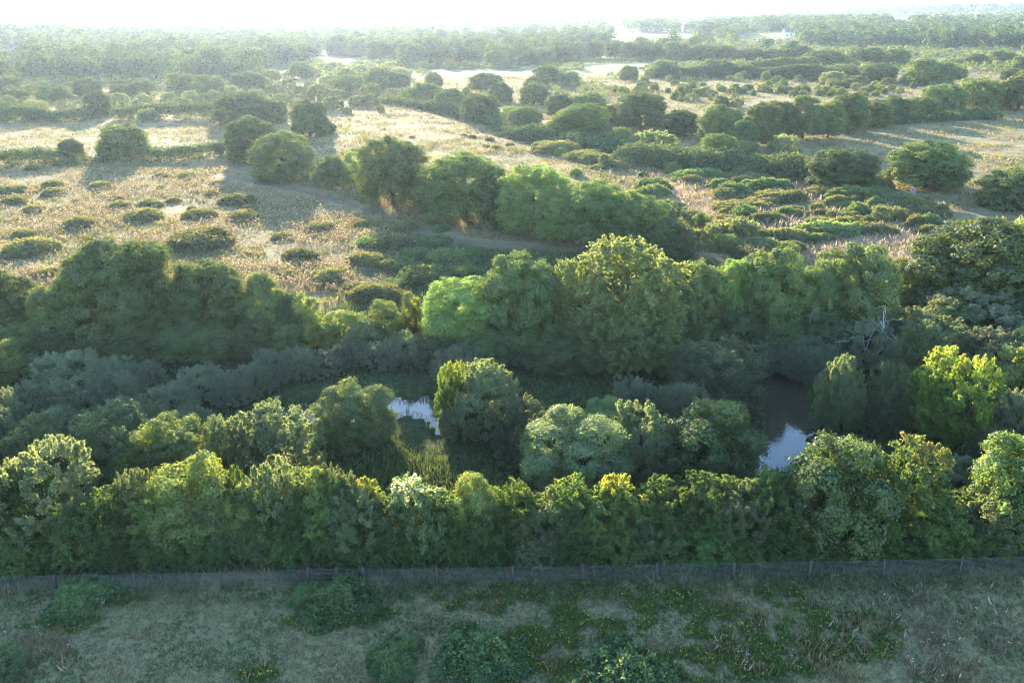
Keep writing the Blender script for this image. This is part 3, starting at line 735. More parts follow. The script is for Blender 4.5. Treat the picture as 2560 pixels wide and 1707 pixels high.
FAROAKS = [('fstdoak', 1485, 147, 100, 46), ('fstdoak', 1537, 145, 100, 52), ('fstdoak', 1580, 150, 103, 60), ('foak', 1355, 163, 119, 62), ('foak', 1400, 158, 116, 62), ('foak', 1320, 165, 128, 46), ('foak', 1445, 148, 105, 46), ('foak', 1390, 135, 97, 42), ('foak', 1350, 110, 80, 32),
           ('foak', 1380, 108, 78, 30), ('foak', 1470, 102, 72, 46), ('foak', 1640, 150, 111, 52), ('foak', 1690, 152, 103, 70), ('foak', 1750, 150, 112, 74), ('foak', 1805, 148, 112, 66), ('foak', 1870, 150, 121, 80), ('foak', 1930, 150, 122, 60), ('foak', 1615, 148, 103, 46),
           ('foak', 840, 138, 90, 30), ('foak', 900, 142, 94, 60), ('foak', 950, 150, 100, 60), ('foak', 1000, 150, 98, 56), ('foak', 1025, 162, 106, 60), ('foak', 1080, 148, 88, 60), ('foak', 1122, 145, 98, 42), ('foak', 1175, 150, 98, 50), ('foak', 1220, 150, 110, 40), ('foak', 1240, 168, 125, 56), ('foak', 875, 138, 97, 40), ('foak', 1150, 150, 103, 40),
           ('foak', 780, 138, 102, 50), ('foak', 735, 140, 104, 50), ('foak', 690, 140, 104, 50), ('foak', 1285, 150, 118, 50), ('fwillow', 1265, 172, 145, 26), ('fwillow', 1165, 172, 152, 22), ('fwillow', 1195, 170, 156, 16), ('fwillow', 1125, 175, 150, 30), ('fwillow', 1055, 178, 155, 40), ('fwillow', 1080, 172, 158, 30)]
row(FAROAKS, "in the far parkland", "far parkland trees")

# --- small bright bushes in the scrub and on the shrubby field
SB = [(1402, 388, 368, 35), (1476, 402, 379, 34), (1511, 416, 386, 30), (1683, 432, 405, 40), (1786, 464, 446, 20), (1811, 497, 470, 56), (1751, 582, 531, 54), (1776, 612, 562, 50), (1857, 608, 546, 68),
      (2181, 505, 471, 46), (2130, 508, 489, 38), (2184, 520, 491, 46), (2121, 576, 546, 36), (2165, 568, 538, 40), (2203, 553, 518, 46), (2277, 528, 511, 22), (1310, 350, 333, 18), (1365, 372, 355, 30),
      (1440, 440, 420, 30), (1730, 560, 525, 50), (1690, 640, 600, 70), (1820, 620, 585, 60), (2080, 545, 525, 30), (1900, 600, 578, 34)]
row([('fwillow' if i % 3 else 'flime', x, yb, yt, w) for i, (x, yb, yt, w) in enumerate(SB)], "on the bramble-covered heath", "small bushes on the bramble-covered heath")

rg = np.random.default_rng(8)
shr = []
tries = 0
while len(shr) < 150 and tries < 9000:
    tries += 1
    px = rg.uniform(1480, 2340); py = rg.uniform(190, 285)
    x, y = G(px, py)
    if not inside(SHRUBFIELD, np.array([x]), np.array([y]))[0]: continue
    if vnoise(np.array([x / 30.]), np.array([y / 30.]), 3)[0] < rg.uniform(.15, .75): continue
    shr.append((px, py))
lst = PROTO['fwillow'] + PROTO['flime']
for i, (px, py) in enumerate(shr):
    x, y = G(px, py); z = hz(x, y)
    me, tm, R0, H0 = lst[i % len(lst)]
    o = link("young_shrub", me)
    o.location = (x, y, z - .1)
    s = rg.uniform(.22, .55)
    o.scale = (s, s * rg.uniform(.8, 1.2), s * rg.uniform(.8, 1.3)); o.rotation_euler = (0, 0, rg.uniform(0, 6.28))
    tag(o, "small pale green shrub on the open golden field beyond the oak row", "shrub", "young shrubs scattered over the open field")

# --- bramble mounds
def mound(kind, px, py, w, hf, label=None, group=None):
    x, y = G(px, py)
    z = hz(x, y)
    depth = x * _f[0] + y * _f[1] - CAM_H * _f[2]
    R = .5 * w * depth / FOC
    ms = MOUND[kind]; R0, H0 = MOUND0[kind]
    o = link("bramble_mound", ms[rnd.randrange(len(ms))])
    o.location = (x, y, z - .03)
    o.rotation_euler = (0, 0, rnd.uniform(0, 6.28))
    o.scale = (R / R0, R / R0 * rnd.uniform(.75, 1.1), hf * R / H0)
    tag(o, label, "bramble", group)
    o['_px'] = float(px)
    return o

FG = [(205, 1502, 170, 'arching bramble patch leaning on the fence at the left'), (850, 1515, 200, 'largest bramble patch against the fence'), (770, 1490, 100, 'low bramble patch left of the largest one by the fence'),
      (985, 1655, 160, 'bramble patch at the bottom edge left of centre'), (1200, 1650, 230, 'broad bramble patch at the bottom centre'), (1560, 1705, 240, 'bramble patch cut off by the bottom edge right of centre'),
      (1290, 1625, 60, 'small bramble patch right of the broad one')]
for x, y, w, l in FG:
    mound('near', x, y, w, .52, l, "bramble patches on the foreground grass")
put('nwillow', 5, 1690, 1600, 110, 'silvery shrub in the bottom left corner', "bramble patches on the foreground grass")

LM = [(20, 483, 90), (132, 468, 66), (134, 486, 62), (36, 508, 64), (85, 530, 60), (200, 566, 78), (190, 504, 25), (300, 518, 60), (292, 499, 40), (374, 515, 66), (363, 548, 100), (432, 505, 40), (465, 443, 50), (403, 443, 40),
      (490, 480, 28), (530, 487, 45), (545, 462, 45), (500, 545, 90), (480, 522, 25), (595, 508, 100), (625, 523, 40), (610, 548, 80), (505, 610, 170), (70, 630, 130), (120, 690, 74), (755, 648, 105), (800, 578, 90), (705, 598, 60),
      (720, 690, 60), (820, 700, 112), (915, 655, 105), (940, 742, 140), (980, 615, 110), (905, 562, 50), (1010, 572, 80), (690, 740, 60), (80, 425, 40), (250, 470, 60), (880, 720, 60), (60, 590, 60), (400, 470, 26), (330, 470, 22)]
ms = sorted([(x, mound('mid', x, y, w, .42 if w < 90 else .36, None, "bramble mounds on the left meadow")) for x, y, w in LM], key=lambda q: q[0])
for i, (x, o) in enumerate(ms):
    o['label'] = f"low dusty bramble mound on the left meadow, {ordinal(i)} from the left"
GM = [(1090, 610, 90), (1060, 700, 150), (1125, 655, 130), (1000, 670, 110), (1180, 640, 90), (1170, 690, 90), (930, 610, 80), (1040, 640, 90), (1100, 575, 60), (980, 720, 90)]
ms = sorted([(x, mound('green', x, y, w, .38, None, "green bramble mounds in the shaded hollow")) for x, y, w in GM], key=lambda q: q[0])
for i, (x, o) in enumerate(ms):
    o['label'] = f"shaded green bramble mound between meadow and big trees, {ordinal(i)} from the left"
GMM = [(x, y, w) for x, y, w in [(1000, 340, 14), (1030, 345, 16), (1180, 345, 24), (1225, 352, 30), (1160, 340, 18), (890, 378, 20), (860, 388, 20), (1240, 372, 26), (1250, 340, 30), (1215, 368, 22), (820, 395, 18), (1275, 365, 24), (910, 330, 12), (850, 315, 12), (960, 325, 12)]]
ms = sorted([(x, mound('mid', x, y, w, .5, None, "tussocks on the golden meadow")) for x, y, w in GMM], key=lambda q: q[0])
for i, (x, o) in enumerate(ms):
    o['label'] = f"small dark tussock of scrub on the golden meadow, {ordinal(i)} from the left"
# the heath on the right
pts = []
tries = 0
while len(pts) < 115 and tries < 20000:
    tries += 1
    px = rg.uniform(1290, 2400); py = rg.uniform(350, 680)
    x, y = G(px, py)
    if not inside(SCRUB, np.array([x]), np.array([y]))[0]: continue
    if any(inside(r, np.array([x]), np.array([y]))[0] for r in RUST): continue
    w = 1.0 + 4.4 * rg.random() ** 1.7
    if any((x - a) ** 2 + (y - b) ** 2 < (.5 * (w + c)) ** 2 for a, b, c, *_ in pts): continue
    pts.append((x, y, w, px, py))
for i, (x, y, w, px, py) in enumerate(pts):
    k = 'green' if i % 3 == 0 else 'mid'
    o = mound(k, px, py, 10, .3)
    R = w; R0, H0 = MOUND0[k]
    o.rotation_euler = (0, 0, rg.normal() * .5)
    o.scale = (R / R0 * rg.uniform(1, 1.4), R / R0 * rg.uniform(.5, .8), rg.uniform(.5, 1.2) * (.6 + w / 5))
    tag(o, "rounded bramble mound among many on the rusty heath at the right", "bramble", "bramble mounds covering the right-hand heath")

# ------------------------------------------------------------------ hedges
def hedge(pxs, wd, h, label, cat="hedge", name="hedge"):
    P = poly(pxs)
    rng = np.random.default_rng(len(pxs) * 31 + int(h * 10))
    Cs = []
    for (ax, ay), (bx, by) in zip(P[:-1], P[1:]):
        L = math.hypot(bx - ax, by - ay)
        n = int(L * wd * h * 2.2)
        t = rng.random(n)
        hh = h * (.65 + .6 * vnoise((ax + t * (bx - ax)) / 6 + 40, (ay + t * (by - ay)) / 6 + 40, 9))
        a = rng.random(n) * math.pi
        q = np.stack([ax + t * (bx - ax) + np.cos(a) * wd * .5 * (by - ay) / -L * rng.uniform(.8, 1.05, n), ay + t * (by - ay) + np.cos(a) * wd * .5 * (bx - ax) / L, np.abs(np.sin(a)) ** .6 * hh * rng.uniform(.75, 1.05, n)], 1)
        Cs.append(q)
    C = np.vstack(Cs)
    per = 9
    rep = np.repeat(np.arange(len(C)), per)
    n = len(rep)
    e = rsphere(rng, n)
    Pp = C[rep] + e * .6
    Pp[:, 2] = np.maximum(Pp[:, 2], .02) + height(Pp[:, 0], Pp[:, 1])
    o0 = Pp[0].copy()
    A = norm(rng.normal(size=(n, 3))); Nn = norm(e + rng.normal(size=(n, 3)) * .5 + [0, 0, .3])
    tint = np.clip(.45 + np.repeat(rng.uniform(-.2, .2, len(C)), per) + rng.normal(size=n) * .12, 0, 1)
    me = build_leaves(name, Pp - o0, A, Nn, .46 * rng.uniform(.7, 1.3, n), np.full(n, .65)[:, None], tint, MAT['far'])
    o = link(name, me); o.location = o0
    tag(o, label, cat)
hedge([(-80, 414), (60, 413), (155, 412)], 4, 3.0, "dense hedge at the left edge below the first left meadow")
hedge([(155, 412), (262, 408)], 3, 1.6, "low gappy hedge between the small round tree and the solitary oak")
hedge([(368, 402), (450, 400), (560, 392), (600, 380)], 4, 3.2, "long dark hedge running right from the solitary oak")
hedge([(20, 304), (120, 305), (225, 302)], 5, 3.6, "far hedge at the left below the rounded trees")
hedge([(288, 300), (400, 299), (540, 296)], 5, 3.6, "far hedge running right behind the pale round willow")
hedge([(1440, 161), (1560, 158), (1640, 156)], 3, 2.6, "thin straight hedge crossing the far parkland")
hedge([(1640, 196), (1800, 193), (1960, 197), (2060, 200)], 8, 5, "thick scrubby hedge along the back of the shrubby field")
hedge([(1560, 402), (1700, 418), (1850, 428), (1960, 436), (2060, 448)], 9, 3.0, "thick green hedge between the heath and the oak row")
hedge([(2080, 318), (2280, 306), (2450, 296), (2500, 300)], 7, 2.2, "low bluish hedge of scrub under the oak row at the right")
hedge([(1220, 300), (1300, 345), (1420, 362), (1560, 385)], 7, 3.0, "dark undergrowth hedge at the foot of the middle tree row")
hedge([(970, 258), (1080, 275), (1220, 312)], 5, 2.6, "hedge under the trees bounding the golden meadow")

# ------------------------------------------------------------------ dead tree and fallen wood
def dead(name, px, py, hgt, spread, label, seed, n=5, r0=.09, cat="dead tree", mat='deadwood', z=None, flat=False):
    rng = np.random.default_rng(seed)
    V, F = [], []
    def grow(p, d, L, r, lvl):
        pts = [p]; rad = [r]
        q = p.copy()
        for k in range(4):
            d = norm(d + rng.normal(size=3) * .28)
            q = q + d * L / 4
            if flat: q[2] = min(max(q[2] * .5, .03), .22)
            pts.append(q.copy()); rad.append(r * (1 - .18 * (k + 1)))
            if lvl < 2 and k > 0:
                grow(q.copy(), norm(d + rng.normal(size=3) * .75), L * rng.uniform(.4, .65), r * .6, lvl + 1)
        tube(V, F, pts, rad, 5)
    for i in range(n):
        a = rng.uniform(0, 6.28)
        d = norm(np.array([math.cos(a) * spread, math.sin(a) * spread, 1.0 if not flat else .12]))
        grow(np.array([rng.normal() * .2, rng.normal() * .2, 0.0]), d, hgt * rng.uniform(.7, 1.0), r0, 0)
    me = mesh_np(name, np.array(V), np.array(F), MAT[mat], smooth=True)
    o = link(name, me)
    x, y = G(px, py); zz = hz(x, y)
    o.location = (x, y, zz if z is None else z)
    tag(o, label, cat)
    return o
dead("dead_tree", 2165, 905, 5.0, .40, "bleached white dead tree rising from the dark thicket at the right", 3, 4, .07)
dead("dead_tree", 2225, 880, 4.6, .6, "single pale dead limb right of the bleached dead tree", 8, 1, .07)
dead("dead_tree", 2005, 905, 4.0, .9, "grey fallen dead branches left of the bleached dead tree", 12, 3, .05)
dead("brushwood_pile", 1560, 1512, 1.6, 1.3, "pile of grey dead twigs in the weedy hollow of the foreground", 5, 6, .014, "brushwood", mat='bark', flat=True)
dead("dead_branch", 372, 800, 2.2, .9, "small bare pale branch in front of the biggest oak", 6, 2, .05, "branch", z=5.0)

# ------------------------------------------------------------------ wire fence
FB = [(-480, 1491), (-260, 1487), (-60, 1482), (143, 1477), (343, 1474), (557, 1469), (773, 1462), (846, 1462), (913, 1460), (1094, 1463), (1283, 1459), (1456, 1458), (1641, 1456), (1829.5, 1450), (2020.7, 1447), (2204.6, 1444), (2397, 1441), (2590, 1437), (2790, 1434), (2990, 1431)]
FP = poly(FB)
fence = link("wire_fence", None)
fence.location = (FP[0][0], FP[0][1], 0)
tag(fence, "long wire mesh fence on dark timber posts crossing the foreground", "fence")
FH = 1.12
f0 = Vector((FP[0][0], FP[0][1], 0))
for i, (x, y) in enumerate(FP):
    V, F = [], []
    rr = .11 if i in (6, 7, 8) else .075
    z0 = hz(x, y)
    r_ = np.random.default_rng(i)
    lx, ly = r_.normal(size=2) * .03
    tube(V, F, [np.array([0, 0, z0 - .3]), np.array([lx * .5, ly * .5, z0 + .6]), np.array([lx, ly, z0 + FH + .10]), np.array([lx, ly, z0 + FH + .105])], [rr, rr, rr * .95, .005], 8)
    me = mesh_np("post", np.array(V), np.array(F), MAT['post'])
    o = link("post", me, fence)
    o.location = (x - f0.x, y - f0.y, 0)
# gate rails between the three close posts
V, F = [], []
for a, b in ((6, 7),):
    for zz in (.35, .75, 1.05):
        p = np.array([FP[a][0] - f0.x, FP[a][1] - f0.y, zz]); q = np.array([FP[b][0] - f0.x, FP[b][1] - f0.y, zz + .02])
        tube(V, F, [p, q], [.03, .03], 6)
    tube(V, F, [np.array([FP[a][0] - f0.x, FP[a][1] - f0.y, .95]), np.array([FP[b][0] - f0.x, FP[b][1] - f0.y, .25])], [.03, .03], 6)
link("brace_rail", mesh_np("brace_rail", np.array(V), np.array(F), MAT['post']), fence)
V, F = [], []
zs = [.04, .12, .20, .28, .36, .44, .52, .60, .68, .76, .84, .92, 1.0, 1.08]
for (ax, ay), (bx, by) in zip(FP[:-1], FP[1:]):
    L = math.hypot(bx - ax, by - ay)
    m = max(2, int(L / 1.0))
    za = [hz(ax + (bx - ax) * t / m, ay + (by - ay) * t / m) for t in range(m + 1)]
    for z in zs:
        r = .004 if z not in (1.08,) else .007
        tube(V, F, [np.array([ax - f0.x + (bx - ax) * t / m, ay - f0.y + (by - ay) * t / m, z + za[t]]) for t in range(m + 1)], [r] * (m + 1), 3)
    k = int(L / .10)
    for j in range(k):
        t = (j + .5) / k
        x = ax + (bx - ax) * t; y = ay + (by - ay) * t
        z0 = float(np.interp(t * m, range(m + 1), za))
        tube(V, F, [np.array([x - f0.x, y - f0.y, z0 + .02]), np.array([x - f0.x, y - f0.y, z0 + 1.08])], [.0025] * 2, 3)
link("wire_mesh", mesh_np("wire_mesh", np.array(V), np.array(F), MAT['wire']), fence)

# ------------------------------------------------------------------ far buildings and stones
def box(V, F, x0, x1, y0, y1, z0, z1):
    b = len(V)
    for z in (z0, z1):
        V += [np.array(p) for p in ((x0, y0, z), (x1, y0, z), (x1, y1, z), (x0, y1, z))]
    F += [(b, b + 1, b + 5, b + 4), (b + 1, b + 2, b + 6, b + 5), (b + 2, b + 3, b + 7, b + 6), (b + 3, b, b + 4, b + 7), (b + 4, b + 5, b + 6, b + 7), (b + 3, b + 2, b + 1, b)]
def building(name, px, py, w, d, h, rh, label, roofmat, wins=0):
    x, y = G(px, py); z = hz(x, y)
    e = link(name, None); e.location = (x, y, z); e.rotation_euler = (0, 0, rnd.uniform(-.3, .3))
    tag(e, label, "building")
    V, F = [], []
    box(V, F, -w / 2, w / 2, 0, d, -1, h)
    link("wall", mesh_np("wall", np.array(V), np.array(F), MAT['wall']), e)
    V = [(-w / 2 - .4, -.4, h), (w / 2 + .4, -.4, h), (w / 2 + .4, d + .4, h), (-w / 2 - .4, d + .4, h), (-w / 2 - .4, d / 2, h + rh), (w / 2 + .4, d / 2, h + rh)]
    F = [(0, 1, 5, 4), (2, 3, 4, 5), (0, 4, 3, 3), (1, 2, 5, 5)]
    me = bpy.data.meshes.new("roof"); me.from_pydata(V, [], [(0, 1, 5, 4), (2, 3, 4, 5), (0, 4, 3), (1, 2, 5), (3, 2, 1, 0)]); me.materials.append(MAT[roofmat])
    o = link("roof", me, e); o.location.z = .01
    for i in range(wins):
        V, F = [], []
        cx = -w / 2 + (i + .5) * w / wins
        box(V, F, cx - .6, cx + .6, -.06, .04, h * .35, h * .75)
        link("window", mesh_np("window", np.array(V), np.array(F), MAT['glass']), e)
building("farmhouse", 1978, 97, 13, 8, 5.5, 4, "white farmhouse with a dark roof among far trees on the right", 'roof', 3)
building("long_shed", 1645, 80, 42, 14, 4, 3, "long pale-roofed shed beyond the far parkland", 'sheetroof', 6)
building("barn", 115, 64, 60, 22, 10, 5, "large bright barn on the hazy hillside far left", 'sheetroof', 4)
building("cottage", 2483, 115, 11, 8, 4.5, 3.5, "small white cottage half hidden in far woods at the right", 'roof', 2)
for px, py, hh, lab in ((2279, 493, 1.5, "pale grey pointed stone under the right one of the two path oaks"), (2087, 466, 1.1, "small pale grey stone beside the path left of the two oaks")):
    x, y = G(px, py); z = hz(x, y)
    bpy_v = np.random.default_rng(int(px))
    V, F = [], []
    tube(V, F, [np.array([0, 0, -.2]), np.array([0, 0, hh * .4]), np.array([.05, 0, hh * .8]), np.array([.07, .02, hh])], [hh * .55, hh * .42, hh * .2, .04], 9)
    V = np.array(V) + bpy_v.normal(size=(len(V), 3)) * .06
    o = link("boulder", mesh_np("boulder", V, np.array(F), MAT['stone'])); o.location = (x, y, z)
    tag(o, lab, "boulder")

# ------------------------------------------------------------------ ground sheet
ys = np.concatenate([np.arange(-300, 0, 25), np.arange(0, 24, 2.0), np.arange(24, 130, .55)])
g = [130.0]
while g[-1] < 16000:
    g.append(g[-1] + max(.8, (g[-1] - 130) * .018 + .8))
ys = np.concatenate([ys, g])
us = np.linspace(-1, 1, 341)
us = np.sign(us) * (np.abs(us) * .75 + np.abs(us) ** 3 * .25)
hw = np.maximum(115, ys * 1.0 + 40)
hw = np.where(ys < 24, 115 + np.clip(24 - ys, 0, 300), hw)
X = us[None, :] * hw[:, None]
Y = np.repeat(ys[:, None], len(us), 1)
Z = height(X.ravel(), Y.ravel()).reshape(X.shape)
V = np.stack([X.ravel(), Y.ravel(), Z.ravel()], 1)
nr, ncx = X.shape
idx = np.arange(nr * ncx).reshape(nr, ncx)
F = np.stack([idx[:-1, :-1], idx[:-1, 1:], idx[1:, 1:], idx[1:, :-1]], -1).reshape(-1, 4)

gm = bpy.data.materials.new("meadow_ground"); gm.use_nodes = True
nt = gm.node_tree; nt.nodes.clear()
N = nt.nodes.new; L = nt.links.new
geo = N("ShaderNodeNewGeometry")
def noise(scale, detail=5, rough=.6, vec=None, dist=0.0):
    n = N("ShaderNodeTexNoise"); n.inputs["Scale"].default_value = scale; n.inputs["Detail"].default_value = detail; n.inputs["Roughness"].default_value = rough
    n.inputs["Distortion"].default_value = dist
    L(vec or geo.outputs["Position"], n.inputs["Vector"]); return n.outputs[0]
def mixc(f, a, b):
    m = N("ShaderNodeMix"); m.data_type = 'RGBA'
    if isinstance(f, float): m.inputs[0].default_value = f
    else: L(f, m.inputs[0])
    for s, v in ((6, a), (7, b)):
        if isinstance(v, tuple): m.inputs[s].default_value = (*v, 1)
        else: L(v, m.inputs[s])
    return m.outputs[2]
def attr(n):
    a = N("ShaderNodeAttribute"); a.attribute_name = n; return a.outputs["Fac"]
def cr(fac, stops):
    r = ramp(nt, stops); L(fac, r.inputs[0]); return r.outputs[0]
n_big = noise(.035, 4); n_mid = noise(.22, 6, .65); n_fine = noise(1.7, 6, .7); n_vf = noise(7, 4, .7)
gold = mixc(cr(n_mid, [(.35, (0, 0, 0)), (.65, (1, 1, 1))]), (.14, .112, .052), (.25, .20, .10))
gold = mixc(cr(n_fine, [(.38, (0, 0, 0)), (.7, (.7, .7, .7))]), gold, (.14, .12, .06))
gold = mixc(cr(n_big, [(.5, (0, 0, 0)), (.65, (.6, .6, .6))]), gold, (.13, .14, .055))
fore = mixc(cr(n_mid, [(.38, (0, 0, 0)), (.62, (1, 1, 1))]), (.25, .195, .10), (.175, .165, .07))
fore = mixc(cr(n_fine, [(.42, (0, 0, 0)), (.62, (1, 1, 1))]), fore, (.12, .125, .05))
fore = mixc(cr(n_vf, [(.45, (0, 0, 0)), (.62, (.8, .8, .8))]), fore, (.24, .20, .105))
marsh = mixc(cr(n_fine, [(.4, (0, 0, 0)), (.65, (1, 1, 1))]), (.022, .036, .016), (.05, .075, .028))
rust = mixc(cr(n_fine, [(.4, (0, 0, 0)), (.62, (1, 1, 1))]), (.24, .135, .075), (.34, .22, .12))
pathc = mixc(cr(n_fine, [(.4, (0, 0, 0)), (.62, (1, 1, 1))]), (.10, .075, .052), (.155, .12, .085))
# farmland beyond: patches of pasture, stubble and wood floor
vo = N("ShaderNodeTexVoronoi"); vo.inputs["Scale"].default_value = .006; L(geo.outputs["Position"], vo.inputs["Vector"])
sx = N("ShaderNodeSeparateColor"); L(vo.outputs["Color"], sx.inputs[0])
farc = cr(sx.outputs[0], [(.0, (.05, .07, .03)), (.35, (.09, .11, .045)), (.5, (.15, .125, .06)), (.75, (.16, .17, .07)), (1, (.17, .14, .07))])
c = mixc(attr("w_far"), gold, farc)
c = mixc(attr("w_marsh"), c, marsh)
c = mixc(attr("w_rust"), c, rust)
c = mixc(attr("w_fore"), c, fore)
c = mixc(attr("w_path"), c, pathc)
pb = N("ShaderNodeBsdfPrincipled"); pb.inputs["Roughness"].default_value = 1.0; pb.inputs["Specular IOR Level"].default_value = .05
L(c, pb.inputs["Base Color"])
bp = N("ShaderNodeBump"); bp.inputs["Strength"].default_value = .9; bp.inputs["Distance"].default_value = .35
L(n_fine, bp.inputs["Height"])
bp2 = N("ShaderNodeBump"); bp2.inputs["Strength"].default_value = .8; bp2.inputs["Distance"].default_value = 1.1
L(n_mid, bp2.inputs["Height"]); L(bp.outputs[0], bp2.inputs["Normal"])
L(bp2.outputs[0], pb.inputs["Normal"])
go = N("ShaderNodeOutputMaterial"); L(pb.outputs[0], go.inputs[0])
me = mesh_np("ground", V, F, gm, smooth=True)
xf, yf = V[:, 0], V[:, 1]
nzz = (vnoise(xf / 3 + 3, yf / 3 + 3, 2) - .5) * 3
def addw(n, w):
    a = me.attributes.new(n, 'FLOAT', 'POINT'); a.data.foreach_set("value", np.ascontiguousarray(w, np.float32))
near = (yf < 700)
def reg(P, w):
    out = np.zeros(len(xf)); out[near] = soft(P, xf[near] + nzz[near] * .5, yf[near] + nzz[near] * .5, w); return out
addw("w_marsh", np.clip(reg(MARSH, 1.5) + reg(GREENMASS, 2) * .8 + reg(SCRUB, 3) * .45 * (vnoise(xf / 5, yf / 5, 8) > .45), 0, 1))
addw("w_fore", reg(FORE, .8))
addw("w_rust", np.clip(sum(reg(r, 2) for r in RUST) + reg(SCRUB, 2) * .75 * (vnoise(xf / 8 + 4, yf / 8, 12) > .45), 0, 1))
wp = np.zeros(len(xf))
for P, w in PATH:
    wp[near] = np.maximum(wp[near], np.clip(1.3 - pdist(P, xf[near], yf[near], False) / w + nzz[near] * .12, 0, .85))
addw("w_path", wp)
wf = np.clip((yf - 330) / 120, 0, 1)
addw("w_far", wf)
go_ = link("ground", me); tag(go_, kind="structure")

# water
wm = bpy.data.materials.new("pond_water"); wm.use_nodes = True
nt = wm.node_tree; b = nt.nodes["Principled BSDF"]
b.inputs["Base Color"].default_value = (.035, .030, .018, 1); b.inputs["Roughness"].default_value = .03; b.inputs["IOR"].default_value = 1.33
nz_ = nt.nodes.new("ShaderNodeTexNoise"); nz_.inputs["Scale"].default_value = 2.2; nz_.inputs["Detail"].default_value = 3
tc = nt.nodes.new("ShaderNodeTexCoord"); nt.links.new(tc.outputs["Object"], nz_.inputs[0])
bm_ = nt.nodes.new("ShaderNodeBump"); bm_.inputs["Strength"].default_value = .12; bm_.inputs["Distance"].default_value = .05
nt.links.new(nz_.outputs[0], bm_.inputs["Height"]); nt.links.new(bm_.outputs[0], b.inputs["Normal"])
for P in (POND_A, POND_B):
    x0, y0 = P.min(0) - 1.5; x1, y1 = P.max(0) + 1.5
    me = bpy.data.meshes.new("water"); me.from_pydata([(x0, y0, -.14), (x1, y0, -.14), (x1, y1, -.14), (x0, y1, -.14)], [], [(0, 1, 2, 3)])
    me.materials.append(wm)
    tag(link("water", me), kind="structure")

# ------------------------------------------------------------------ grasses and weeds (stuff)
def blades(name, x, y, hgt, wid, mat, tint, label, rng, lean=.35, per=3, spread=.12, z_extra=0.0):
    n = len(x)
    rep = np.repeat(np.arange(n), per); m = len(rep)
    bx = x[rep] + rng.normal(size=m) * spread * (hgt[rep] / .4); by = y[rep] + rng.normal(size=m) * spread * (hgt[rep] / .4)
    P = np.stack([bx, by, height(bx, by) - .02 + z_extra], 1)
    A = norm(np.stack([rng.normal(size=m) * lean, rng.normal(size=m) * lean, np.ones(m)], 1))
    Nn = norm(np.stack([rng.normal(size=m), rng.normal(size=m), rng.normal(size=m) * .3], 1))
    s = hgt[rep] * rng.uniform(.6, 1.3, m)
    me = build_leaves(name, P, A, Nn, s, (wid / 1.0) * np.ones((m, 1)), np.clip(tint[rep] + rng.normal(size=m) * .12, 0, 1), MAT[mat])
    o = link(name, me); tag(o, label, None, None, "stuff"); return o

def scatter(rng, n, y0, y1, half=None, power=1.0):
    """points over the visible wedge of land, thinning with distance"""
    u = rng.random(n)
    r = np.exp(np.log(y0) + u * (np.log(y1) - np.log(y0)))
    a = rng.uniform(-.74, .74, n)
    return r * np.tan(a), r

rng = np.random.default_rng(77)
def ok(x, y, *bad):
    k = np.ones(len(x), bool)
    for P in (POND_A, POND_B) + bad:
        k &= ~inside(P, x, y)
    return k
# foreground turf
x, y = scatter(rng, 95000, 24, 44)
k = inside(FORE, x, y) & (pdist(FP, x, y, False) > .1)
x, y = x[k], y[k]
t = vnoise(x / 2.2 + 3, y / 2.2 + 3, 6)
g1 = t > .42
blades("dry_grass", x[g1], y[g1], rng.uniform(.06, .17, g1.sum()), .28, 'grass', rng.uniform(0, .5, g1.sum()), "short dry straw-coloured grass in the foreground", rng, .6)
g2 = ~g1
blades("green_grass", x[g2], y[g2], rng.uniform(.07, .20, g2.sum()), .30, 'greengrass', rng.uniform(.1, .7, g2.sum()), "short green grass in the foreground", rng, .6)
# tall dry tufts
x, y = scatter(rng, 22000, 24, 60)
t = vnoise(x / 1.6 + 11, y / 1.6 + 11, 16)
px, py = project(x, y, x * 0)
strip = (pdist(FP, x, y, False) < 1.6) & (y > np.interp(x, FP[:, 0], FP[:, 1]) - .2)
rightside = inside(FORE, x, y) & (px > 1650)
k = ok(x, y) & ((t > .72) & rightside | strip & (rng.random(len(x)) < .5) | (t > .8) & inside(FORE, x, y))
blades("dry_tufts", x[k], y[k], rng.uniform(.25, .55, k.sum()), .10, 'grass', rng.uniform(.1, .8, k.sum()), "tall dry grass tufts along the fence and on the right of the foreground", rng, .35, 7, .16)
x, y = scatter(rng, 26000, 30, 52)
k = (pdist(FP, x, y, False) < 1.5) & (vnoise(x / 1.3, y / 1.3, 61) > .3)
blades("verge_grass", x[k], y[k], rng.uniform(.15, .45, k.sum()), .14, 'greengrass', rng.uniform(.0, .7, k.sum()), "long green grass growing along the wire fence", rng, .4, 5, .14)
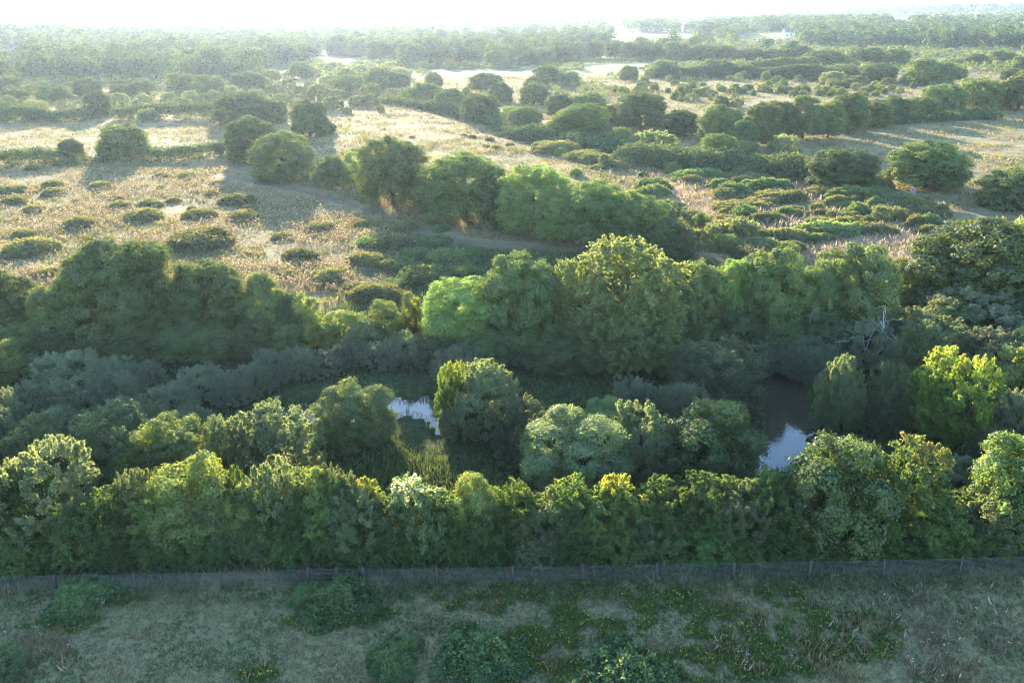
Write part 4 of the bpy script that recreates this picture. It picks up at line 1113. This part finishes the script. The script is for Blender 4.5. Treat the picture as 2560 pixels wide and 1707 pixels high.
# ragwort and nettles
def patch_mask(px, py, L_):
    m = np.zeros(len(px), bool)
    for cx, cy_, rx, ry, inner in L_:
        q = ((px - cx) / rx) ** 2 + ((py - cy_) / ry) ** 2
        m |= (q < 1) & (q > inner)
    return m
x, y = scatter(rng, 90000, 24, 44)
px, py = project(x, y, x * 0)
jit = (vnoise(x / .9, y / .9, 31) - .5) * 60
PAT = [(1520, 1530, 150, 80, .18), (1310, 1440, 260, 18, 0), (1700, 1437, 260, 14, 0), (2080, 1440, 130, 10, 0), (1290, 1490, 60, 26, 0), (1240, 1480, 60, 20, 0), (1350, 1610, 110, 45, 0), (1800, 1560, 90, 60, 0), (1900, 1640, 160, 60, 0), (1700, 1660, 150, 40, 0),
       (1480, 1580, 130, 30, 0), (2000, 1560, 90, 50, 0), (1180, 1500, 90, 30, 0), (1400, 1680, 90, 30, 0), (820, 1560, 150, 20, 0), (160, 1560, 130, 14, 0), (330, 1500, 60, 12, 0), (930, 1540, 60, 24, 0), (1560, 1460, 130, 20, 0), (2150, 1600, 120, 60, 0), (650, 1690, 60, 12, 0), (1960, 1490, 60, 22, 0), (1240, 1700, 70, 20, 0), (1700, 1500, 60, 24, 0)]
k = inside(FORE, x, y) & patch_mask(px + jit, py + jit * .5, PAT) & (vnoise(x / .6 + 2, y / .6, 5) > .38)
blades("ragwort_weeds", x[k], y[k], rng.uniform(.10, .26, k.sum()), .42, 'ragwort', rng.uniform(.0, .72, k.sum()) , "green weeds with yellow flower heads in patches on the foreground grass", rng, .7, 7, .22)
k2 = k & (rng.random(len(x)) < .10)
blades("yellow_flowers", x[k2], y[k2], rng.uniform(.05, .09, k2.sum()), .9, 'ragwort', np.full(k2.sum(), .93), "yellow flower heads above the weeds", rng, 1.5, 3, .3, .22)
# thistles
x, y = scatter(rng, 12000, 24, 46)
px, py = project(x, y, x * 0)
THI = [(2330, 1560, 260, 110, 0), (2150, 1560, 90, 70, 0), (2400, 1660, 180, 60, 0), (110, 1640, 130, 60, 0), (290, 1535, 50, 22, 0), (2250, 1375, 200, 22, 0), (2520, 1385, 80, 30, 0), (1900, 1650, 120, 50, 0), (30, 1590, 60, 40, 0), (600, 1400, 90, 16, 0), (2450, 1480, 120, 40, 0)]
jit = (vnoise(x / .9, y / .9, 31) - .5) * 60
k = patch_mask(px + jit, py + jit * .4, THI) & (vnoise(x / .8 + 12, y / .8, 25) > .45)
blades("faded_thistles", x[k], y[k], rng.uniform(.3, .6, k.sum()), .14, 'thistle', rng.uniform(0, .6, k.sum()), "brown faded thistle stems on the foreground grass", rng, .45, 5, .1)
k2 = k & (rng.random(len(x)) < .22)
blades("thistle_down", x[k2], y[k2], rng.uniform(.05, .11, k2.sum()), .95, 'thistle', rng.uniform(.6, .85, k2.sum()), "white thistle down on the faded stems", rng, 1.5, 3, .35, .42)
# marsh sedge and undergrowth
x, y = scatter(rng, 60000, 40, 125)
k = inside(MARSH, x, y) & ok(x, y) & (pdist(FP, x, y, False) > 1.0)
x, y = x[k], y[k]
dp = np.minimum(pdist(POND_A, x, y), pdist(POND_B, x, y))
blades("sedge", x, y, rng.uniform(.35, .75, len(x)) * np.clip(dp / 5, .3, 1) * (.55 + .6 * vnoise(x / 3, y / 3, 2)), .13, 'greengrass', rng.uniform(0, .8, len(x)), "dark green sedge and undergrowth round the ponds and under the trees", rng, .45, 5, .22)
# reeds at the pond edge
x = rng.uniform(-60, 60, 60000); y = rng.uniform(45, 90, 60000)
d = np.minimum(pdist(POND_A, x, y), pdist(POND_B, x, y))
k = (d < .9) & ((rng.random(len(x)) < .35) | (y > 62))
blades("pond_reeds", x[k], y[k], rng.uniform(.35, .8, k.sum()), .07, 'greengrass', rng.uniform(.2, .9, k.sum()), "green reeds fringing the two ponds", rng, .2, 4, .1)
# left meadow: dry flower stalks with fluffy heads
x, y = scatter(rng, 70000, 75, 175)
px, py = project(x, y, x * 0)
dens = vnoise(x / 9 + 1, y / 9 + 1, 14)
k = (px < 1150) & (py > 425 + np.clip(px - 500, 0, 500) * .15) & ~inside(MARSH, x, y) & ok(x, y, GREENMASS) & (rng.random(len(x)) < np.clip((dens - .2) * 2.2, 0, 1))
for P, w in PATH[:1]:
    k &= pdist(P, x, y, False) > 3.0
blades("dry_stalks", x[k], y[k], rng.uniform(.5, .95, k.sum()), .10, 'grass', rng.uniform(.1, .6, k.sum()), "dry straw stalks covering the left meadow", rng, .25, 3, .14)
blades("fluffy_seed_heads", x[k], y[k], rng.uniform(.10, .19, k.sum()), .8, 'seed', rng.uniform(.1, 1, k.sum()), "pinkish fluffy seed heads covering the left meadow", rng, .9, 3, .22, .62)
# heath stalks
x, y = scatter(rng, 30000, 95, 230)
k = inside(SCRUB, x, y) & (vnoise(x / 7 + 5, y / 7, 18) > .4)
blades("heath_stalks", x[k], y[k], rng.uniform(.5, 1.0, k.sum()), .16, 'seed', rng.uniform(0, .6, k.sum()), "rusty dry stalks between the bramble mounds of the heath", rng, .4, 3, .25)
# meadow tussocks, far fields
x, y = scatter(rng, 150000, 85, 420)
k = ~inside(MARSH, x, y) & ok(x, y) & (vnoise(x / 8 + 31, y / 8, 28) > .22)
for P, w in PATH[:2]:
    k &= pdist(P, x, y, False) > 2.0
x, y = x[k], y[k]
blades("meadow_tussocks", x, y, rng.uniform(.12, .38, len(x)) * (.75 + y / 300) * (.5 + vnoise(x / 6, y / 4, 71)), .38, 'grass', np.clip(vnoise(x / 9 + 2, y / 6, 72) * .9 + rng.uniform(-.2, .2, len(x)), 0, 1), "golden tussocky grass of the open meadows", rng, .55, 3, .3)
x, y = scatter(rng, 46000, 80, 420)
k = ~inside(MARSH, x, y) & (vnoise(x / 9 + 3, y / 6 + 9, 29) > .58)
x, y = x[k], y[k]
blades("green_tussocks", x, y, rng.uniform(.2, .55, len(x)) * (.7 + y / 260), .40, 'tussock', rng.uniform(.1, .8, len(x)), "green tussocks scattered over the open meadows", rng, .6, 5, .35)

# ------------------------------------------------------------------ distant woodland (too many trees to count)
def far_mass(name, rings, dens_f, mat, label, hmul=1.0, seed=1, cap=15):
    rng = np.random.default_rng(seed)
    PP, AA, NN, SS, TT = [], [], [], [], []
    for r1, r2, cr_, per, leaf, step in rings:
        area = .72 * (r2 * r2 - r1 * r1)
        n = int(area / (step * step))
        r = np.sqrt(rng.uniform(r1 * r1, r2 * r2, n)); a = rng.uniform(-.70, .70, n)
        x, y = r * np.sin(a), r * np.cos(a)
        k = dens_f(x, y, rng, cr_)
        x, y = x[k], y[k]
        n = len(x)
        R = cr_ * rng.uniform(.65, 1.25, n); Hh = R * rng.uniform(1.25, 1.75, n) * hmul
        Hh = np.minimum(Hh, cap * rng.uniform(.75, 1.1, n))
        z = height(x, y)
        rep = np.repeat(np.arange(n), per); m = len(rep)
        # leaves spread over 6 lobes of each crown
        lob = norm(rng.normal(size=(n, 6, 3)) + np.array([0, 0, .55]))
        lob[:, :, 2] = np.abs(lob[:, :, 2])
        li = rng.integers(0, 6, m)
        c = lob[rep, li] * .52
        e = rsphere(rng, m); e[:, 2] = np.where(e[:, 2] < -.3, -e[:, 2], e[:, 2])
        q = c + e * .46
        P = np.stack([x[rep] + q[:, 0] * R[rep], y[rep] + q[:, 1] * R[rep], z[rep] + np.maximum(Hh[rep] * (.42 + .58 * q[:, 2]) , .3)], 1)
        low = rng.random(m) < .22
        P[low, 2] = z[rep][low] + Hh[rep][low] * rng.random(low.sum()) * .5
        PP.append(P); NN.append(norm(e + c * .6 + rng.normal(size=(m, 3)) * .22)); AA.append(rng.normal(size=(m, 3)))
        SS.append(leaf * rng.uniform(.7, 1.3, m) * (R[rep] / cr_))
        TT.append(np.clip(.45 + np.repeat(rng.uniform(-.3, .3, n), per) + rng.normal(size=m) * .13, 0, 1))
    P, A, Nn, S, T = map(np.concatenate, (PP, AA, NN, SS, TT))
    A = np.cross(Nn, A)
    me = build_leaves(name, P, A, Nn, S, np.full((len(P), 1), .8), T, MAT[mat])
    o = link(name, me); tag(o, label, None, None, "stuff"); return o

def infield(px, py):
    m = np.zeros(len(px), bool)
    for P in FIELDP:
        m |= inside(P, px, py)
    return m
def wood_density(x, y, rng, cr_):
    px, py = project(x, y, height(x, y))
    dist = np.hypot(x, y)
    hp = 11 * FOC / dist
    k = ~(infield(px, py) | infield(px, py - hp * .55) | infield(px, py - hp * .95))
    nbig = vnoise(x / 190 + 31, y / 260 + 17, 41) * .65 + vnoise(x / 60 + 3, y / 45 + 7, 42) * .35
    thr = np.where(dist < 900, .46, .44)
    leftwood = (px < 660) & (py < 203) & (py > 128)
    rightwood = (px > 2010) & (py < 120) & (py > 70)
    leftwood2 = (px < 520) & (py < 122) & (py > 84)
    k &= (nbig > thr) | leftwood | rightwood | leftwood2
    # hedgerow lines
    hl = (np.abs(((x * .8 + y * .6 + 60 * vnoise(x / 300, y / 300, 5)) % 210) - 105) < cr_ * .8) | (np.abs(((-x * .5 + y * .87) % 150) - 75) < cr_ * .7)
    k2 = ~(infield(px, py) | infield(px, py - hp * .55) | infield(px, py - hp * .95))
    k |= hl & k2 & (rng.random(len(x)) < .8)
    # leave the land built tree by tree alone
    mine = (py > 205) | ((px > 660) & (py > 165)) | ((px > 1280) & (py > 152)) | ((px > 1900) & (py > 180)) | ((px > 2000) & (py > 122))
    mine |= ((px > 1440) & (px < 1640) & (py > 140)) | ((px > 780) & (px < 1010) & (py > 138))
    return k & ~mine
far_mass("distant_woodland", [(330, 700, 6.2, 340, 1.15, 8.5), (700, 1250, 6.6, 140, 1.8, 9.5), (1250, 2300, 9, 60, 3.2, 16), (2300, 4600, 15, 34, 6.5, 30), (4600, 11000, 30, 18, 16, 70)],
         wood_density, 'far', "hazy woods and hedgerow trees stretching to the horizon", 1.3, seed=5)
def scrub_density(x, y, rng, cr_):
    px, py = project(x, y, height(x, y))
    k = (px > 2000) & (py > 112) & (py < 182) | (px > 640) & (px < 1060) & (py > 158) & (py < 200) | (px > 1660) & (px < 2000) & (py > 104) & (py < 126) | (px > 1380) & (px < 1560) & (py > 178) & (py < 260) & (vnoise(x / 20, y / 20, 3) > .35)
    k |= (px > 1560) & (px < 2000) & (py > 160) & (py < 186) | (px > 0) & (px < 680) & (py > 195) & (py < 275) & (vnoise(x / 18, y / 18, 6) > .4) | (px > 960) & (px < 1460) & (py > 150) & (py < 176)
    k &= ~infield(px, py)
    return k & (vnoise(x / 25 + 8, y / 25 + 8, 77) > .34)
far_mass("distant_scrub", [(200, 420, 1.9, 60, .62, 4.6), (420, 900, 2.4, 40, 1.0, 6.0)], scrub_density, 'farpale', "pale green scrub and young willows between the far trees", .8, seed=9)
def yellow_density(x, y, rng, cr_):
    px, py = project(x, y, height(x, y))
    return (px > 2030) & (px < 2200) & (py > 66) & (py < 76)
far_mass("distant_poplars", [(900, 2600, 7, 60, 2.4, 11)], yellow_density, 'farpale', "strip of pale yellow-green trees above the far right wood", 1.2, seed=10)

# ------------------------------------------------------------------ haze
hm = bpy.data.materials.new("haze_air"); hm.use_nodes = True
nt = hm.node_tree; nt.nodes.clear()
pv = nt.nodes.new("ShaderNodeVolumePrincipled")
pv.inputs["Color"].default_value = (.70, .82, 1.0, 1)
pv.inputs["Density"].default_value = HAZE_DENSITY
pv.inputs["Anisotropy"].default_value = HAZE_G
ho = nt.nodes.new("ShaderNodeOutputMaterial"); nt.links.new(pv.outputs[0], ho.inputs["Volume"])
x0, x1, y0, y1, z0, z1 = -17500, 17500, -400, 17500, -8, 82
me = bpy.data.meshes.new("haze")
me.from_pydata([(x0, y0, z0), (x1, y0, z0), (x1, y1, z0), (x0, y1, z0), (x0, y0, z1), (x1, y0, z1), (x1, y1, z1), (x0, y1, z1)], [],
               [(0, 3, 2, 1), (4, 5, 6, 7), (0, 1, 5, 4), (1, 2, 6, 5), (2, 3, 7, 6), (3, 0, 4, 7)])
me.materials.append(hm)
tag(link("haze", me), kind="stuff")

for o in SC.objects:
    if '_px' in o: del o['_px']
for o in SC.objects:
    if o.get('label') and len(o['label'].split()) > 16: print('LONG', o['label'])
print("QUADS", sum(len(o.data.polygons) for o in SC.objects if o.type == 'MESH') // 1000, "k instanced;", sum(len(m.polygons) for m in bpy.data.meshes) // 1000, "k unique; objs", len(SC.objects))
